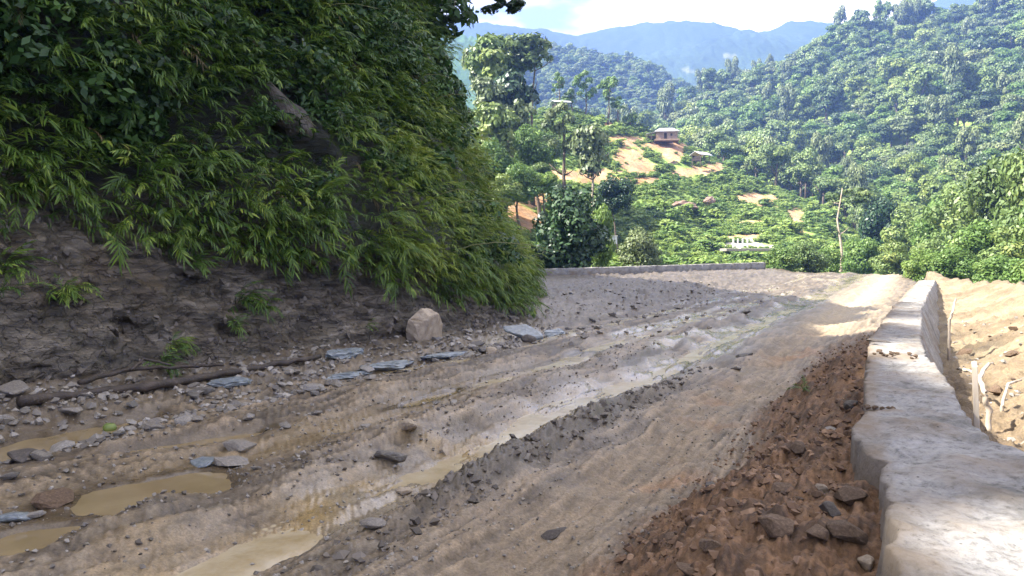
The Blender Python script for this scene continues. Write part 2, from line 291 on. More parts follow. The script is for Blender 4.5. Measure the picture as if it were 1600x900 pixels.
# puddles: px centre, half length along the road (m), half width (m), turn
PUD = [(235, 766, .62, .32, .35), (278, 694, .75, .17, .30), (60, 692, .75, .33, -.3), (30, 846, .45, .24, .2), (668, 620, .60, .11, 0), (628, 573, .85, .13, 0),
       (205, 655, .35, .12, 0)]
PUDC = [(at_z(a, b, -.03)[:2], l, w, r) for a, b, l, w, r in PUD]
def pud_field(x, y):
    out = np.full(np.shape(x), 9.)
    for c, L, w, r in PUDC:
        du, dv = uv_of(x-c[0], y-c[1]); a, b = du*math.cos(r)+dv*math.sin(r), -du*math.sin(r)+dv*math.cos(r)
        q = np.sqrt((a/L)**2+(b/w)**2)+.35*pn(x*2.2+3, y*2.2)+.12*pn(x*7, y*7+5); out = np.minimum(out, q)
    return out
def ground(x, y, full=False):
    x, y = np.asarray(x, float), np.asarray(y, float)
    u, v = uv_of(x, y); wob = .16*pn(u*.22, 3.1)+.07*pn(u*.7, 9.2); w = v+wob
    n1 = fbm(x*.8, y*.8, 0, 4); n2 = fbm(x*5, y*5, 0, 4, .6); n3 = fbm(x*17, y*17, 2., 3, .6)
    str_ = fbm(u*.55, w*5.5, 4., 4, .6); st2 = fbm(u*1.1, w*17, 14., 3, .6)
    cr_ = ridge(x*3.4, y*3.4, 6., 4)*.5; z = .042*n1+.034*str_+.013*st2*(1-.8*gau(w, -1.85, .35))+.010*n2+.007*n3+.016*cr_*ss(-.2, .3, n1+str_)
    rutf = ss(30, 14, u)
    z = z-.11*gau(w, -3.4, .42)*(.5+.5*rutf)-.07*gau(w, -5.0, .4)*rutf-.05*gau(w, -6.9, .5)*rutf
    z = z+.07*gau(w, -4.2, .38)*(1+.8*n1)+.05*gau(w, -5.9, .45)
    edge = gau(w, -2.72+.06*pn(u*2.5, 1.), .17); em = ss(3.2, 4.8, u)*ss(11, 6.5, u)*.85+.15
    z = z+edge*em*(.13+.10*ridge(x*3.2, y*3.2, 1., 3)*.5+.03*n3)
    z = z-.05*gau(w, -1.85, .3)+.035*gau(w, -2.3, .2)
    hv = ss(-1.38, -.33, w+.15*n1); hm = (.60+.10*pn(u*.6, 7.)+.12*ss(5.2, 3.8, u))*(1-.75*ss(9, 18, u))
    heap = np.where(v < .35, hv*hm, 0)
    z = z+heap+ss(-1.75, -1.2, w)*ss(.3, -.1, v)*(.035*n2+.035*ridge(x*4.5, y*4.5, 3., 3)*.5+.014*n3)
    rub = ss(-6.6, -7.9, w); z = z+rub*(.10+.05*n2+.02*n3)+.25*ss(-7.9, -9.6, w)
    farub = ss(20, 30, y)*ss(.42, .22, x/np.maximum(y, 1.)); z = z+farub*(.15*ridge(x*.9, y*.9, 6., 4)*.5-.12+.06*n2+.10*ss(44, 50, y)*ridge(x*.6, y*.6, 2., 3)*.5)
    z = z+.27*ss(38, 60, y)*ss(4, 16, x)
    pf = pud_field(x, y); lv = ss(1.9, 1.15, pf)*(v < -2); z = z*(1-lv)+lv*(-.03+.2*z-.07*ss(1.25, .75, pf))
    # beyond the parapet
    wr = np.interp(u, wall_u, wall_r); q = v-wr
    g0 = np.interp(u, [-3, 2, 4, 6, 9, 14, 22, 27, 30], [.62, .64, .55, .38, .30, .35, .55, .8, .9])
    top = 1.02+.2*ss(15, 25, u)+.10*n1
    e = g0+(top-g0)*ss(.25, 2.3+.4*n1, q)*ss(2.0, 6.5, u)+.07*n1+.05*n2+.012*n3
    e = e+.05*fbm(x*1.3, y*1.3, 51., 4)+.035*fbm(x*6, y*6, 54., 4)+.05*ridge(x*2.3, y*2.3, 52., 3)*.5; e = e-ss(4.5, 8, q)*2.0
    right = ss(-.12, .12, q+.1); z = z*(1-right)+e*right
    px = 800+1200*x/np.maximum(y, .5); ed = np.interp(px, EDGE_X, EDGE_Y)+1.2*n1
    z = z-np.clip((y-ed)*.55, 0, 9)*ss(0, 3, y-ed)
    if not full: return z
    # ---- colours
    n = len(u); L = lambda c: np.array(c)[None]
    mix = lambda a, b, f: a*(1-f[:, None])+b*f[:, None]
    c = np.repeat(L((.205, .154, .107)), n, 0); c = mix(c, L((.070, .053, .039)), np.clip(.5-1.9*str_-.8*st2, 0, 1)*.9); c = c*np.clip(1+.5*n3+.3*n2+.6*st2, .4, 1.8)[:, None]
    c = mix(c, L((.215, .175, .135)), ss(.1, .5, n2)*.6)
    rg = .62-.12*n1
    f = gau(w, -3.4, .5); f = f*np.clip(.75+.9*n1, 0, 1)
    c = mix(c, mix(np.repeat(L((.25, .205, .16)), n, 0), L((.27, .19, .095)), ss(-.15, .3, pn(x*1.7, y*1.7, 8.))*ss(9, 6, u)), np.clip(f*1.4, 0, 1)); rg = rg-.36*np.clip(f*1.3, 0, 1)
    f = gau(w, -5.0, .42)*ss(24, 18, u)*.75; c = mix(c, L((.22, .16, .095)), f); rg = rg-.25*f
    f = ss(.05, .4, fbm(u*.2, w*1.6, 12., 3))*ss(8, 14, u)*ss(-2.2, -3, w); c = c*(1-.35*ss(13, 22, u))[:, None]; c = mix(c, L((.060, .046, .034)), ss(.0, .3, fbm(u*.22, w*2.4, 61., 4))*ss(6, 12, u)*ss(-2.0, -2.6, w)*.75); c = mix(c, L((.31, .26, .20)), f*.85); rg = rg-.34*f  # dark mud bands, then pale wet streaks with sky glare painted into the colour
    f = gau(w, -2.7, .2)*em; c = mix(c, L((.085, .070, .056)), np.clip(f*1.5, 0, 1)*.9*ss(15, 9, u))
    f = gau(w, -1.85, .42); c = mix(c, L((.23, .172, .117))*(1+.25*st2[:, None]), np.clip(f*1.1, 0, 1)*.75); rg = rg+.15*f
    f = ss(.1, .5, pn(x*1.3, y*1.3, 21.))*gau(w, -1.6, .5); c = mix(c, L((.27, .145, .07)), f*.7)
    f = ss(14, 24, u)*gau(w, -1.7, .9); c = mix(c, L((.36, .29, .205)), f*.8)
    f = ss(-1.45, -1.05, w+.25*n1)*ss(19, 9, u+1.5*n2); cs = mix(np.repeat(L((.150, .084, .044)), n, 0), L((.072, .042, .025)), ss(-.1, .45, n2)); cs = mix(cs, L((.27, .15, .085)), ss(.05, .4, n3)*.5); c = mix(c, cs, f); rg = rg*(1-f)+.9*f
    c = mix(c, mix(np.repeat(L((.16, .132, .104)), n, 0), L((.07, .053, .039)), ss(-.2, .3, n2)), rub*.85); rg = rg*(1-rub)+.55*rub
    c = mix(c, mix(np.repeat(L((.092, .072, .057)), n, 0), L((.034, .027, .021)), ss(-.25, .25, fbm(x*.7, y*2.2, 33., 4))), farub*.85)
    f = ss(1.6, 1.0, pf)*ss(-2, -2.3, v); c = mix(c, L((.085, .062, .042)), ss(1.9, 1.2, pf)*ss(-2, -2.3, v)*.8); rg = rg-.3*f
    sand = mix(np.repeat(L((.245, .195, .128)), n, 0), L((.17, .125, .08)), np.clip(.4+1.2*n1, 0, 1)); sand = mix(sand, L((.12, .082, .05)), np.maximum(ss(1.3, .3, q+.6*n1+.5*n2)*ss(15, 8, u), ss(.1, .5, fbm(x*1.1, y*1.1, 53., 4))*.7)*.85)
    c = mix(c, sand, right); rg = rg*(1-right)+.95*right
    c = c*np.array([.88, .885, .825])[None]; rg = rg-.07; return z, np.clip(c, .01, .8), np.clip(rg, .14, 1)
az = np.r_[np.linspace(-88, -38, 110, endpoint=False), np.linspace(-38, 38, 640, endpoint=False), np.linspace(38, 80, 60)]
rr = .5*np.exp(np.arange(0, 560)*.00945)
AZ, RR = np.meshgrid(np.radians(az), rr, indexing='ij')
gx, gy = (RR*np.sin(AZ)).ravel(), (RR*np.cos(AZ)).ravel()
gz, gc, gr = ground(gx, gy, True)
GV = np.stack([gx, gy, gz], -1); GF = grid_faces(len(az), len(rr))
gu, gv = uv_of(gx, gy)
fside = (gv[GF].mean(1) > np.interp(gu[GF].mean(1), wall_u, (wall_l+wall_r)/2))
def sub(V, F, *arr):
    ids = np.unique(F); mp_ = np.zeros(len(V), np.int64); mp_[ids] = np.arange(len(ids)); return (V[ids], mp_[F])+tuple(a[ids] for a in arr)
v_, f_, c_, r_ = sub(GV, GF[~fside], gc, gr); tag(mk('road', v_, f_, [M['road']], cols={'col': c_}, vals={'rgh': r_}), kind='structure')
v_, f_, c_, r_ = sub(GV, GF[fside], gc, gr); tag(mk('earth_bank', v_, f_, [M['road']], cols={'col': c_}, vals={'rgh': r_}), kind='structure')
# puddles
for ip, (c, L, w, r) in enumerate(PUDC):
    n_ = 40; ang = np.linspace(0, 2*np.pi, n_, endpoint=False); a, b = np.cos(ang)*L*1.22, np.sin(ang)*w*1.3
    du, dv = a*math.cos(r)-b*math.sin(r), a*math.sin(r)+b*math.cos(r); xy = np.r_[[c], xy_of(du, dv)+c]
    V = np.c_[xy-c, np.zeros(n_+1)]; F = [(0, 1+(i+1) % n_, 1+i) for i in range(n_)]
    inside = pud_field(xy[:, 0]*0+c[0], xy[:, 1]*0+c[1])
    o = mk('puddle', V, F, [M['water']]); o.location = (c[0], c[1], -.060-.004*ip); tag(o, kind='structure')
def film(u0, u1, vc, w, lift, seed):
    uu = np.linspace(u0, u1, 140); tt = np.linspace(-1, 1, 9); U, T = np.meshgrid(uu, tt, indexing='ij'); wob = .16*pn(U*.22, 3.1)+.07*pn(U*.7, 9.2)
    Vv = vc-wob+T*w*(.8+.35*pn(U*.5, seed)); xy = xy_of(U.ravel(), Vv.ravel()); cz = ground(*xy_of(uu, vc-wob[:, 0]).T); k = np.ones(15)/15; cz = np.convolve(np.pad(cz, 7, mode='edge'), k, 'valid')
    Z = (np.repeat((cz+lift)[:, None], 9, 1)-.05*np.abs(T)**4).ravel(); tag(mk('muddy_water', np.c_[xy, Z], grid_faces(140, 9), [M['film']]), kind='structure')
film(2.2, 26, -3.45, .62, .012, 5.)
film(8, 30, -5.0, .40, .004, 9.)
film(9, 26, -6.3, .35, .004, 13.)
# a broad sheet below everything, out to the horizon
n_ = 60; gxx = np.linspace(-2300, 2300, n_); X, Y = np.meshgrid(gxx, gxx, indexing='ij')
V = np.stack([X, Y, np.full_like(X, -24.)], -1).reshape(-1, 3)
tag(mk('ground', V, grid_faces(n_, n_), [M['terrain']], cols={'col': np.tile((.06, .09, .035), (len(V), 1))}, vals={'rgh': np.full(len(V), .95)}), kind='structure')

# ------------------------------------------------------------------ valley and hills
KY = [30, 45, 60, 80, 100, 130, 160, 180, 220, 280, 340, 400, 500, 700]
PROF = {   # photo column -> row reached by the ground at each depth of KY
    300:  [700, 600, 520, 430, 370, 280, 200, 180, 210, 240, 240, 240, 260, 300],
    700:  [700, 600, 520, 405, 305, 250, 200, 185, 210, 240, 240, 240, 260, 300],
    780:  [700, 600, 500, 405, 305, 250, 205, 185, 210, 240, 240, 240, 260, 300],
    870:  [700, 600, 490, 410, 338, 275, 200, 172, 200, 240, 240, 240, 260, 300],
    960:  [700, 600, 490, 428, 385, 310, 222, 195, 225, 250, 245, 240, 260, 300],
    1040: [700, 600, 490, 428, 395, 318, 252, 221, 245, 250, 235, 215, 230, 300],
    1110: [700, 600, 490, 430, 402, 345, 268, 250, 275, 270, 215, 155, 180, 260],
    1200: [700, 600, 490, 430, 403, 348, 300, 300, 310, 262, 190, 128, 150, 240],
    1280: [700, 600, 490, 430, 408, 352, 322, 325, 310, 240, 160, 100, 120, 220],
    1350: [700, 600, 480, 430, 415, 392, 368, 350, 292, 215, 135, 78, 105, 200],
    1430: [700, 590, 470, 432, 412, 382, 350, 325, 272, 195, 118, 60, 95, 190],
    1520: [680, 540, 460, 415, 390, 352, 312, 290, 238, 168, 98, 47, 85, 180],
    1600: [640, 520, 440, 395, 368, 328, 290, 268, 216, 145, 75, 22, 60, 160],
    1800: [620, 500, 420, 370, 345, 300, 260, 240, 190, 110, 25, -45, 10, 140],
    2400: [620, 500, 400, 350, 320, 280, 240, 220, 170, 90, 10, -60, 0, 120]}
PX = np.array(sorted(PROF)); PZ = np.array([[EYE+(400-yy)/1200*k for yy, k in zip(PROF[p], KY)] for p in PX])
def terrain(x, y):
    x, y = np.asarray(x, float), np.asarray(y, float)
    p = np.clip(800+1200*x/np.maximum(y, 1), PX[0], PX[-1]-1e-3); yy = np.clip(y, KY[0], KY[-1]-1e-3)
    i = np.searchsorted(PX, p, side='right')-1; j = np.searchsorted(KY, yy, side='right')-1
    a = (p-PX[i])/(PX[i+1]-PX[i]); a = a*a*(3-2*a)*.5+a*.5; b = (yy-np.array(KY)[j])/(np.array(KY)[j+1]-np.array(KY)[j])
    z = (PZ[i, j]*(1-a)+PZ[i+1, j]*a)*(1-b)+(PZ[i, j+1]*(1-a)+PZ[i+1, j+1]*a)*b
    amp = ss(60, 110, y)
    return z+amp*(1.3*fbm(x*.035, y*.035, 1., 4)+.35*fbm(x*.22, y*.22, 2., 3))+ss(190, 260, y)*6*fbm(x*.018, y*.012, 7., 3)
# patches of bare earth on the spur, as photo ellipses on its surface: x, y, rx, ry
BARE = [(985, 246, 26, 24), (1085, 268, 36, 10), (1040, 228, 48, 7), (975, 218, 36, 7), (830, 312, 45, 16), (800, 330, 26, 22), (905, 275, 70, 14), (1000, 262, 30, 14), (1180, 312, 38, 12),
        (1175, 348, 34, 5), (1165, 372, 40, 6), (1245, 345, 14, 22), (1165, 384, 70, 5), (1255, 295, 40, 6), (1120, 262, 22, 7), (950, 198, 10, 14), (1010, 282, 30, 5), (1050, 240, 25, 16), (830, 345, 30, 20)]
def bare(px, py):
    b = np.full(np.shape(px), 9.)
    for x, y, a, c in BARE: b = np.minimum(b, ((px-x)/a)**2+((py-y)/c)**2)
    return b
tq = np.r_[np.linspace(-1.6, -.1, 60, endpoint=False), np.linspace(-.1, .75, 420, endpoint=False), np.linspace(.75, 2.2, 80)]
ty = np.r_[np.linspace(28, 60, 20, endpoint=False), np.linspace(60, 200, 190, endpoint=False), np.linspace(200, 430, 90, endpoint=False), np.linspace(430, 700, 25)]
Q, Y = np.meshgrid(tq, ty, indexing='ij'); tx_, ty_ = (Q*Y).ravel(), Y.ravel(); tz_ = terrain(tx_, ty_)
TV = np.stack([tx_, ty_, tz_], -1); ppx, ppy, _ = proj(TV)
n1 = fbm(tx_*.06, ty_*.06, 5., 4); n2 = fbm(tx_*.4, ty_*.4, 6., 3)
bb = bare(ppx, ppy)+1.3*n2+.6*n1; fb = ss(1.35, .6, bb)*(ty_ < 185)
tcol = np.array((.15, .215, .055))*(1+.4*n1)[:, None]; tan = np.array((.34, .205, .112))*(1+.25*n1)[:, None]+np.array((.06, -.01, -.03))*n2[:, None]
pink = ss(1.3, .8, ((ppx-1160)/70)**2+((ppy-383)/10)**2)[:, None]
tan = tan*(1-pink)+np.array((.55, .50, .44))*pink
tcol = tcol*(1-fb[:, None])+tan*fb[:, None]
tag(mk('hills', TV, grid_faces(len(tq), len(ty)), [M['terrain']], cols={'col': np.clip(tcol, .01, .8)}, vals={'rgh': np.full(len(TV), .95)}), kind='structure')

def ridge_sheet(name, crest, Y0, back, depth, step, col, bumpf, bumpa, seed, patches=()):
    """a far ridge: real slopes falling towards us and behind the crest; crest given as photo points"""
    cx = np.array([p[0] for p in crest]); cy = np.array([p[1] for p in crest])
    px = np.arange(cx[0], cx[-1], step); t = np.r_[np.linspace(-1, 0, 70), np.linspace(.08, 1, 20)]
    P_, T_ = np.meshgrid(px, t, indexing='ij'); P_, T_ = P_.ravel(), T_.ravel()
    yc = np.interp(P_, cx, cy); yy = Y0+np.where(T_ < 0, T_*depth, T_*back); xx = (P_-800)/1200*Y0
    zc = EYE+(400-yc)/1200*Y0; sh = np.where(T_ < 0, 1-np.abs(T_)**1.15, 1-.8*np.abs(T_)**1.3)
    z = -20+(zc+20)*sh
    z = z+bumpa*4*(1-sh)*sh*4*fbm(xx*.1/bumpf, yy*.1/bumpf, seed, 4)+bumpa*np.abs(fbm(xx/bumpf, yy/bumpf, seed+3, 3))
    V = np.stack([xx, yy, z], -1); n1 = fbm(xx/bumpf*.2, yy/bumpf*.2, seed+9, 4); c = np.array(col)*(1+.35*n1)[:, None]
    qx, qy, _ = proj(V)
    for (a, b, ra, rb, pc) in patches:
        f = ss(1.3, .7, ((qx-a)/ra)**2+((qy-b)/rb)**2+.7*n1)[:, None]; c = c*(1-f)+np.array(pc)*f
    tag(mk(name, V, grid_faces(len(px), len(t)), [M['terrain']], cols={'col': np.clip(c, .01, .8)}, vals={'rgh': np.full(len(V), .95)}), kind='structure')
    return V
WR = ridge_sheet('wooded_ridge', [(500, 30), (700, 60), (840, 82), (880, 92), (930, 100), (985, 106), (1020, 122), (1060, 142), (1100, 165), (1160, 200), (1300, 260), (1500, 300)], 640, 200, 300, 2.5, (.04, .075, .03), 9, 5, 31.)
ridge_sheet('near_mountain', [(880, 118), (940, 108), (1000, 92), (1060, 80), (1110, 66), (1150, 57), (1200, 58), (1250, 66), (1320, 85), (1500, 120)], 1000, 300, 400, 2, (.035, .055, .03), 20, 5, 57.,
            [(1010, 104, 9, 3.5, (.15, .14, .10)), (1075, 110, 12, 3, (.10, .11, .06)), (1140, 88, 10, 3, (.10, .11, .07))])
ridge_sheet('mountain', [(300, -20), (600, 30), (760, 42), (860, 54), (900, 61), (960, 48), (1010, 42), (1070, 38), (1110, 41), (1160, 54), (1195, 56), (1225, 40), (1260, 38), (1300, 44), (1380, 40), (1460, 5), (1520, -8), (1700, -10), (2300, 0)], 1450, 350, 500, 3, (.025, .036, .03), 38, 6, 83.)

# ------------------------------------------------------------------ left bank
FOOT = np.array([(-13, -9), (-11, -3), (-9.2, 2.5), (-7.0, 6.2), (-5.6, 8.2), (-4.3, 10.0), (-3.1, 12.0), (-1.6, 14.1), (-.3, 16.6), (.5, 20), (.75, 24), (.4, 29), (-1.0, 36), (-4, 46), (-8, 58), (-15, 75)], float)  # unseen near end drawn in so the hill shades the near wall
seg = np.r_[0, np.cumsum(np.linalg.norm(np.diff(FOOT, axis=0), axis=1))]; SL = seg[-1]
def foot(s): return np.stack([np.interp(s, seg, FOOT[:, 0]), np.interp(s, seg, FOOT[:, 1])], -1)
def footsm(s): return (foot(s-1.2)+2*foot(s)+foot(s+1.2)+foot(s-2.4)*.5+foot(s+2.4)*.5)/5
def inward(s):
    d = footsm(s+2.5)-footsm(s-2.5); d /= np.linalg.norm(d, axis=-1)[..., None]; return np.stack([-d[..., 1], d[..., 0]], -1)
PZ_ = np.array([-.6, 0, .5, 1.3, 2.3, 3.3, 5, 7.5, 10, 13, 16, 19, 21.5, 22.5]); PS_ = np.array([-.25, 0, .35, .8, 1.35, 2.35, 3.0, 3.9, 4.7, 5.7, 6.8, 8.0, 9.5, 12])
VEG_S = np.array([0, seg[3], seg[4], seg[5], seg[6], seg[7], seg[8], seg[9], seg[10], SL]); VEG_Z = np.array([3.0, 2.8, 2.5, 2.0, 1.7, 1.2, .75, .55, .5, .4])
CAP = np.array([-24., 20., 14.])
def bank(s, h, disp=True):
    """s along the foot, h height parameter (0..22.5)"""
    vz = np.interp(s, VEG_S, VEG_Z)
    set_ = np.interp(h, PZ_, PS_); f = footsm(s); nr = inward(s)
    p = f+nr*set_[..., None]; P = np.concatenate([p, (h*(1+.15*ss(seg[4], seg[3]-1, s)-.30*gau(s, seg[5]+1.3, 1.4)*ss(8, 14, h)))[..., None]], -1)  # unseen crest shaped for light: raised to shade the wall, dipped for sun
    if disp:
        x, y, z = P[..., 0], P[..., 1], P[..., 2]
        d = .55*fbm(x*.28, y*.28, z*.28, 3)+ss(.6, 2.6, h-vz)*(.75*fbm(x*.5+7, y*.5, z*.5, 2)+.2)
        st = z*1.0+.42*s+.3*pn(x*.5, y*.5, z*.5)          # tilted strata
        low = ss(vz+1.2, vz-.3, h)
        d = d+low*(.30*ridge(st*1.7, s*.45, 3., 5)*.5+.20*ridge(x*.9+3, y*.9, z*1.6, 4)*.5-.2+.12*fbm(x*2.4, y*2.4, z*2.4, 4, .6)+.05*fbm(x*8, y*8, z*8, 4, .6))
        d = d-.35*gau(h, vz+.15, .4)*1.0                    # undercut below the roots
        d = d*ss(-.3, .6, h)
        P[..., 0] -= nr[..., 0]*d; P[..., 1] -= nr[..., 1]*d; P[..., 2] += .12*low*fbm(x*3, y*3, z*3, 3)
    return P
bs = np.r_[np.linspace(.1, seg[2], 40, endpoint=False), np.linspace(seg[2], seg[9]+1, 430, endpoint=False), np.linspace(seg[9]+1, SL-.1, 150)]
bh = np.r_[np.linspace(-.6, 3.6, 95, endpoint=False), np.linspace(3.6, 22.5, 60)]
S_, H_ = np.meshgrid(bs, bh, indexing='ij'); BP = bank(S_.ravel(), H_.ravel())
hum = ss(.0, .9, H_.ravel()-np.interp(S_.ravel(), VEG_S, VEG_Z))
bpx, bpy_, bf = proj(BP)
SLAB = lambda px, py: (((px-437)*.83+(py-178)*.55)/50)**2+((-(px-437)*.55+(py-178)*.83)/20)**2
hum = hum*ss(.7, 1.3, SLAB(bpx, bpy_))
nb = len(bh)
cap = .25*BP.reshape(len(bs), nb, 3)[:, -1]+.75*CAP; BP2 = np.concatenate([BP.reshape(len(bs), nb, 3), cap[:, None]], 1).reshape(-1, 3)
hum2 = np.concatenate([hum.reshape(len(bs), nb), np.ones((len(bs), 1))], 1).ravel()
tag(mk('hillside', BP2, grid_faces(len(bs), nb+1)[:, ::-1], [M['rockface']], vals={'humus_shade': hum2}), kind='structure')
def on_bank(px, py):
    d = (bpx-px)**2+(bpy_-py)**2; ok = np.where((d < 14**2) & (bf > 0))[0]
    i = ok[np.argmin(bf[ok])]; return BP[i]-np.array([*inward(S_.ravel()[i:i+1])[0], 0])*.03, inward(S_.ravel()[i:i+1])[0]

# ------------------------------------------------------------------ foliage pieces
def leaf_strip(base, d, side, L, w, droop, nseg=3):
    t = np.linspace(0, 1, nseg+1); wd = w*np.array([.25, 1, .8, .06])[:nseg+1] if nseg == 3 else w*np.array([.3, 1, .06])
    c = base+np.outer(t*L, d)+np.outer(-droop*L*t**2, (0, 0, 1)); V = np.empty((2*(nseg+1), 3)); V[0::2] = c+np.outer(wd/2, side); V[1::2] = c-np.outer(wd/2, side)
    F = [(2*i, 2*i+1, 2*i+3, 2*i+2) for i in range(nseg)]; return V, np.array(F)
def frond(seed, L=.95, nl=18, ll=.205, lw=.027, up=.45):
    g = np.random.default_rng(seed); V, F, T = [], [], []; b = 0
    n = 9; t = np.linspace(0, 1, n); cur = g.normal()*.15
    st = np.stack([L*t*(1-.12*t), cur*t**2*L, L*(up*t-.62*t**2.2)], -1)
    def add(v, f, tint):
        nonlocal b
        V.append(v); F.append(f+b); T.append(np.full(len(v), tint)); b += len(v)
    for i in range(n-1):
        w = .010*(1-i/n)+.003; s = np.array([0, w, 0]); add(np.array([st[i]+s, st[i]-s, st[i+1]-s, st[i+1]+s]), np.array([[0, 1, 2, 3]]), .25)
    for k in range(nl):
        q = .22+.78*(k+.5)/nl; i = min(int(q*(n-1)), n-2); fr = q*(n-1)-i; base = st[i]*(1-fr)+st[i+1]*fr; tg = st[i+1]-st[i]; tg /= np.linalg.norm(tg)
        sg = 1 if k % 2 else -1
        lat = np.array([0, sg, 0]); d = tg*(.55+.4*q)+lat*(1.0-.6*q)*g.uniform(.6, 1.1)+np.array([0, 0, g.uniform(-.35, .15)]); d /= np.linalg.norm(d)
        side = np.cross(d, (0, 0, 1)+g.normal(size=3)*.35); side /= np.linalg.norm(side)
        v, f = leaf_strip(base, d, side, ll*g.uniform(.7, 1.15), lw*g.uniform(.8, 1.2), g.uniform(.1, .5)); add(v, f, np.clip(g.normal(.5, .16), 0, 1))
    return np.concatenate(V), np.concatenate(F), np.concatenate(T)
FR = [frond(i) for i in range(5)]+[frond(20+i, .75, 10, .27, .036, .6) for i in range(3)]+[frond(40+i, 1.0, 30, .13, .026, .5) for i in range(2)]+[frond(50+i, .6, 10, .15, .045, .5) for i in range(2)]
SUNV = np.array([math.sin(R(SUN_AZ))*math.cos(R(SUN_EL)), math.cos(R(SUN_AZ))*math.cos(R(SUN_EL)), math.sin(R(SUN_EL))])
def in_gap(p):
    """a gap cut into the growth on the unseen crest so one patch of sun reaches the road"""
    for c, r in (((6.6, 16.0, 0), 1.5), ((8.2, 18.6, 0), 1.5)):
        d = p-np.array(c); t = d @ SUNV
        if np.linalg.norm(d-t*SUNV) < r: return True
    return False
def merge(protos, idx, pos, mats3, tint_add):
    Vs, Fs, Ts = [], [], []; b = 0
    for k, p, m, t in zip(idx, pos, mats3, tint_add):
        v, f, tt = protos[k]; Vs.append(v @ m.T+p); Fs.append(f+b); Ts.append(np.clip(tt+t, 0, 1)); b += len(v)
    return np.concatenate(Vs), np.concatenate(Fs), np.concatenate(Ts)
def basis(out, up=np.array([0, 0, 1.]), sc=1.):
    x = out/np.linalg.norm(out); y = np.cross(up, x); y /= np.linalg.norm(y); z = np.cross(x, y); return np.stack([x, y, z], 1)*sc
# fronds all over the slope
def slope_fronds(count, seed):
    g = np.random.default_rng(seed); n = count*3
    s = g.uniform(seg[2]-2, SL-18, n); vz = np.interp(s, VEG_S, VEG_Z); h = vz+.15+g.uniform(0, 1, n)**1.25*15
    keep = g.uniform(size=n) < np.where(s > seg[10]+5, .35, 1)*np.where(h > 11, .55, 1)
    s, h = s[keep][:count], h[keep][:count]; P = bank(s, h); nr = inward(s); px, py, _ = proj(P)
    idx, pos, ms, ta = [], [], [], []
    patch = fbm(P[:, 0]*.6, P[:, 1]*.6, P[:, 2]*.9, 3)
    for i in range(len(s)):
        if SLAB(px[i], py[i]) < 1.15 and g.uniform() < .93: continue
        if in_gap(P[i]): continue
        if patch[i] < -.30 and g.uniform() < .7: continue
        out = np.array([-nr[i, 0], -nr[i, 1], 0])+np.array([*g.normal(size=2)*.55, 0]); out[2] = g.uniform(-.25, .75)
        m = basis(out, np.array([g.normal()*.3, g.normal()*.3, 1]), g.uniform(.42, .95)*(1-.25*ss(450, 750, px[i]))); idx.append(int(g.integers(0, 12)) if g.uniform() < .9 else 8)
        pos.append(P[i]-np.array([nr[i, 0], nr[i, 1], 0])*g.uniform(-.05, .55)+np.array([0, 0, g.uniform(0, .35)])); ms.append(m)
        yel = .33*ss(400, 640, px[i])*ss(40, 220, py[i])
        ta.append(patch[i]*.42+g.normal()*.11-.10+yel)
    return merge(FR, idx, pos, ms, ta)
V, F, T = slope_fronds(26000, 11)
g = np.random.default_rng(19); n = 1500; s_ = g.uniform(seg[2]-1, seg[10]+4, n); k_ = pn(s_*.8, 7.)+g.normal(size=n)*.2 > -.12; s_ = s_[k_]; n = len(s_); h_ = np.interp(s_, VEG_S, VEG_Z)-.15+.25*pn(s_*.5, 11.)+g.uniform(0, .8, n); P_ = bank(s_, h_); nr_ = inward(s_)
V2, F2, T2 = merge(FR, [int(k) for k in g.integers(0, 12, n)], [P_[i]-np.array([*nr_[i], 0])*g.uniform(.0, .45) for i in range(n)], [basis(np.array([-nr_[i, 0]+g.normal()*.6, -nr_[i, 1]+g.normal()*.6, g.uniform(-.5, .3)]), np.array([g.normal()*.3, g.normal()*.3, 1]), g.uniform(.5, .95)) for i in range(n)], list(g.normal(size=n)*.1+.2*pn(s_*.6, 3.)+.02))
V, F, T = np.concatenate([V, V2]), np.concatenate([F, F2+len(V)]), np.concatenate([T, T2])
tag(mk('bamboo_thicket', V, F, [M['bamboo']], smooth=True, vals={'tint': T}), 'dense drooping bamboo and fern fronds covering the steep left bank', 'bamboo', kind='stuff')

def crown(seed, nlobe=14, nleaf=1200, ls=.11, flat=.75, spread=.62, lobe=.42, narrow=1.7, full=False):
    """leafy crown inside a unit ball: lobes of leaf faces, gaps between"""
    g = np.random.default_rng(seed); C = []
    while len(C) < nlobe:
        p = g.uniform(-1, 1, 3)
        if np.linalg.norm(p) < 1: C.append(p*spread*np.array([1, 1, flat/.75]))
    C = np.array(C); r = lobe*g.uniform(.6, 1.15, nlobe); lt = g.normal(0, .13, nlobe)
    w = r**2/np.sum(r**2); k = g.choice(nlobe, nleaf, p=w); d = g.normal(size=(nleaf, 3)); d[:, 2] = np.where((d[:, 2] < -.35) & (not full), -d[:, 2]*.6, d[:, 2]); d /= np.linalg.norm(d, axis=1)[:, None]
    rad = r[k]*(1-.45*g.uniform(0, 1, nleaf)**2); P = C[k]+d*rad[:, None]*np.array([1, 1, .8])
    nrm = d+g.normal(size=(nleaf, 3))*.40+np.array([0, 0, .25]); nrm /= np.linalg.norm(nrm, axis=1)[:, None]
    a = np.cross(nrm, g.normal(size=(nleaf, 3))); a /= np.linalg.norm(a, axis=1)[:, None]; b = np.cross(nrm, a)
    L = ls*g.uniform(.6, 1.25, nleaf)[:, None]; W = L/narrow
    V = np.stack([P-a*L, P+b*W-nrm*L*.15, P+a*L-nrm*L*.3, P-b*W-nrm*L*.15], 1).reshape(-1, 3)
    T = np.clip(.5+lt[k]+g.normal(0, .12, nleaf), 0, 1)
    return V, np.arange(nleaf*4).reshape(-1, 4), np.repeat(T, 4)
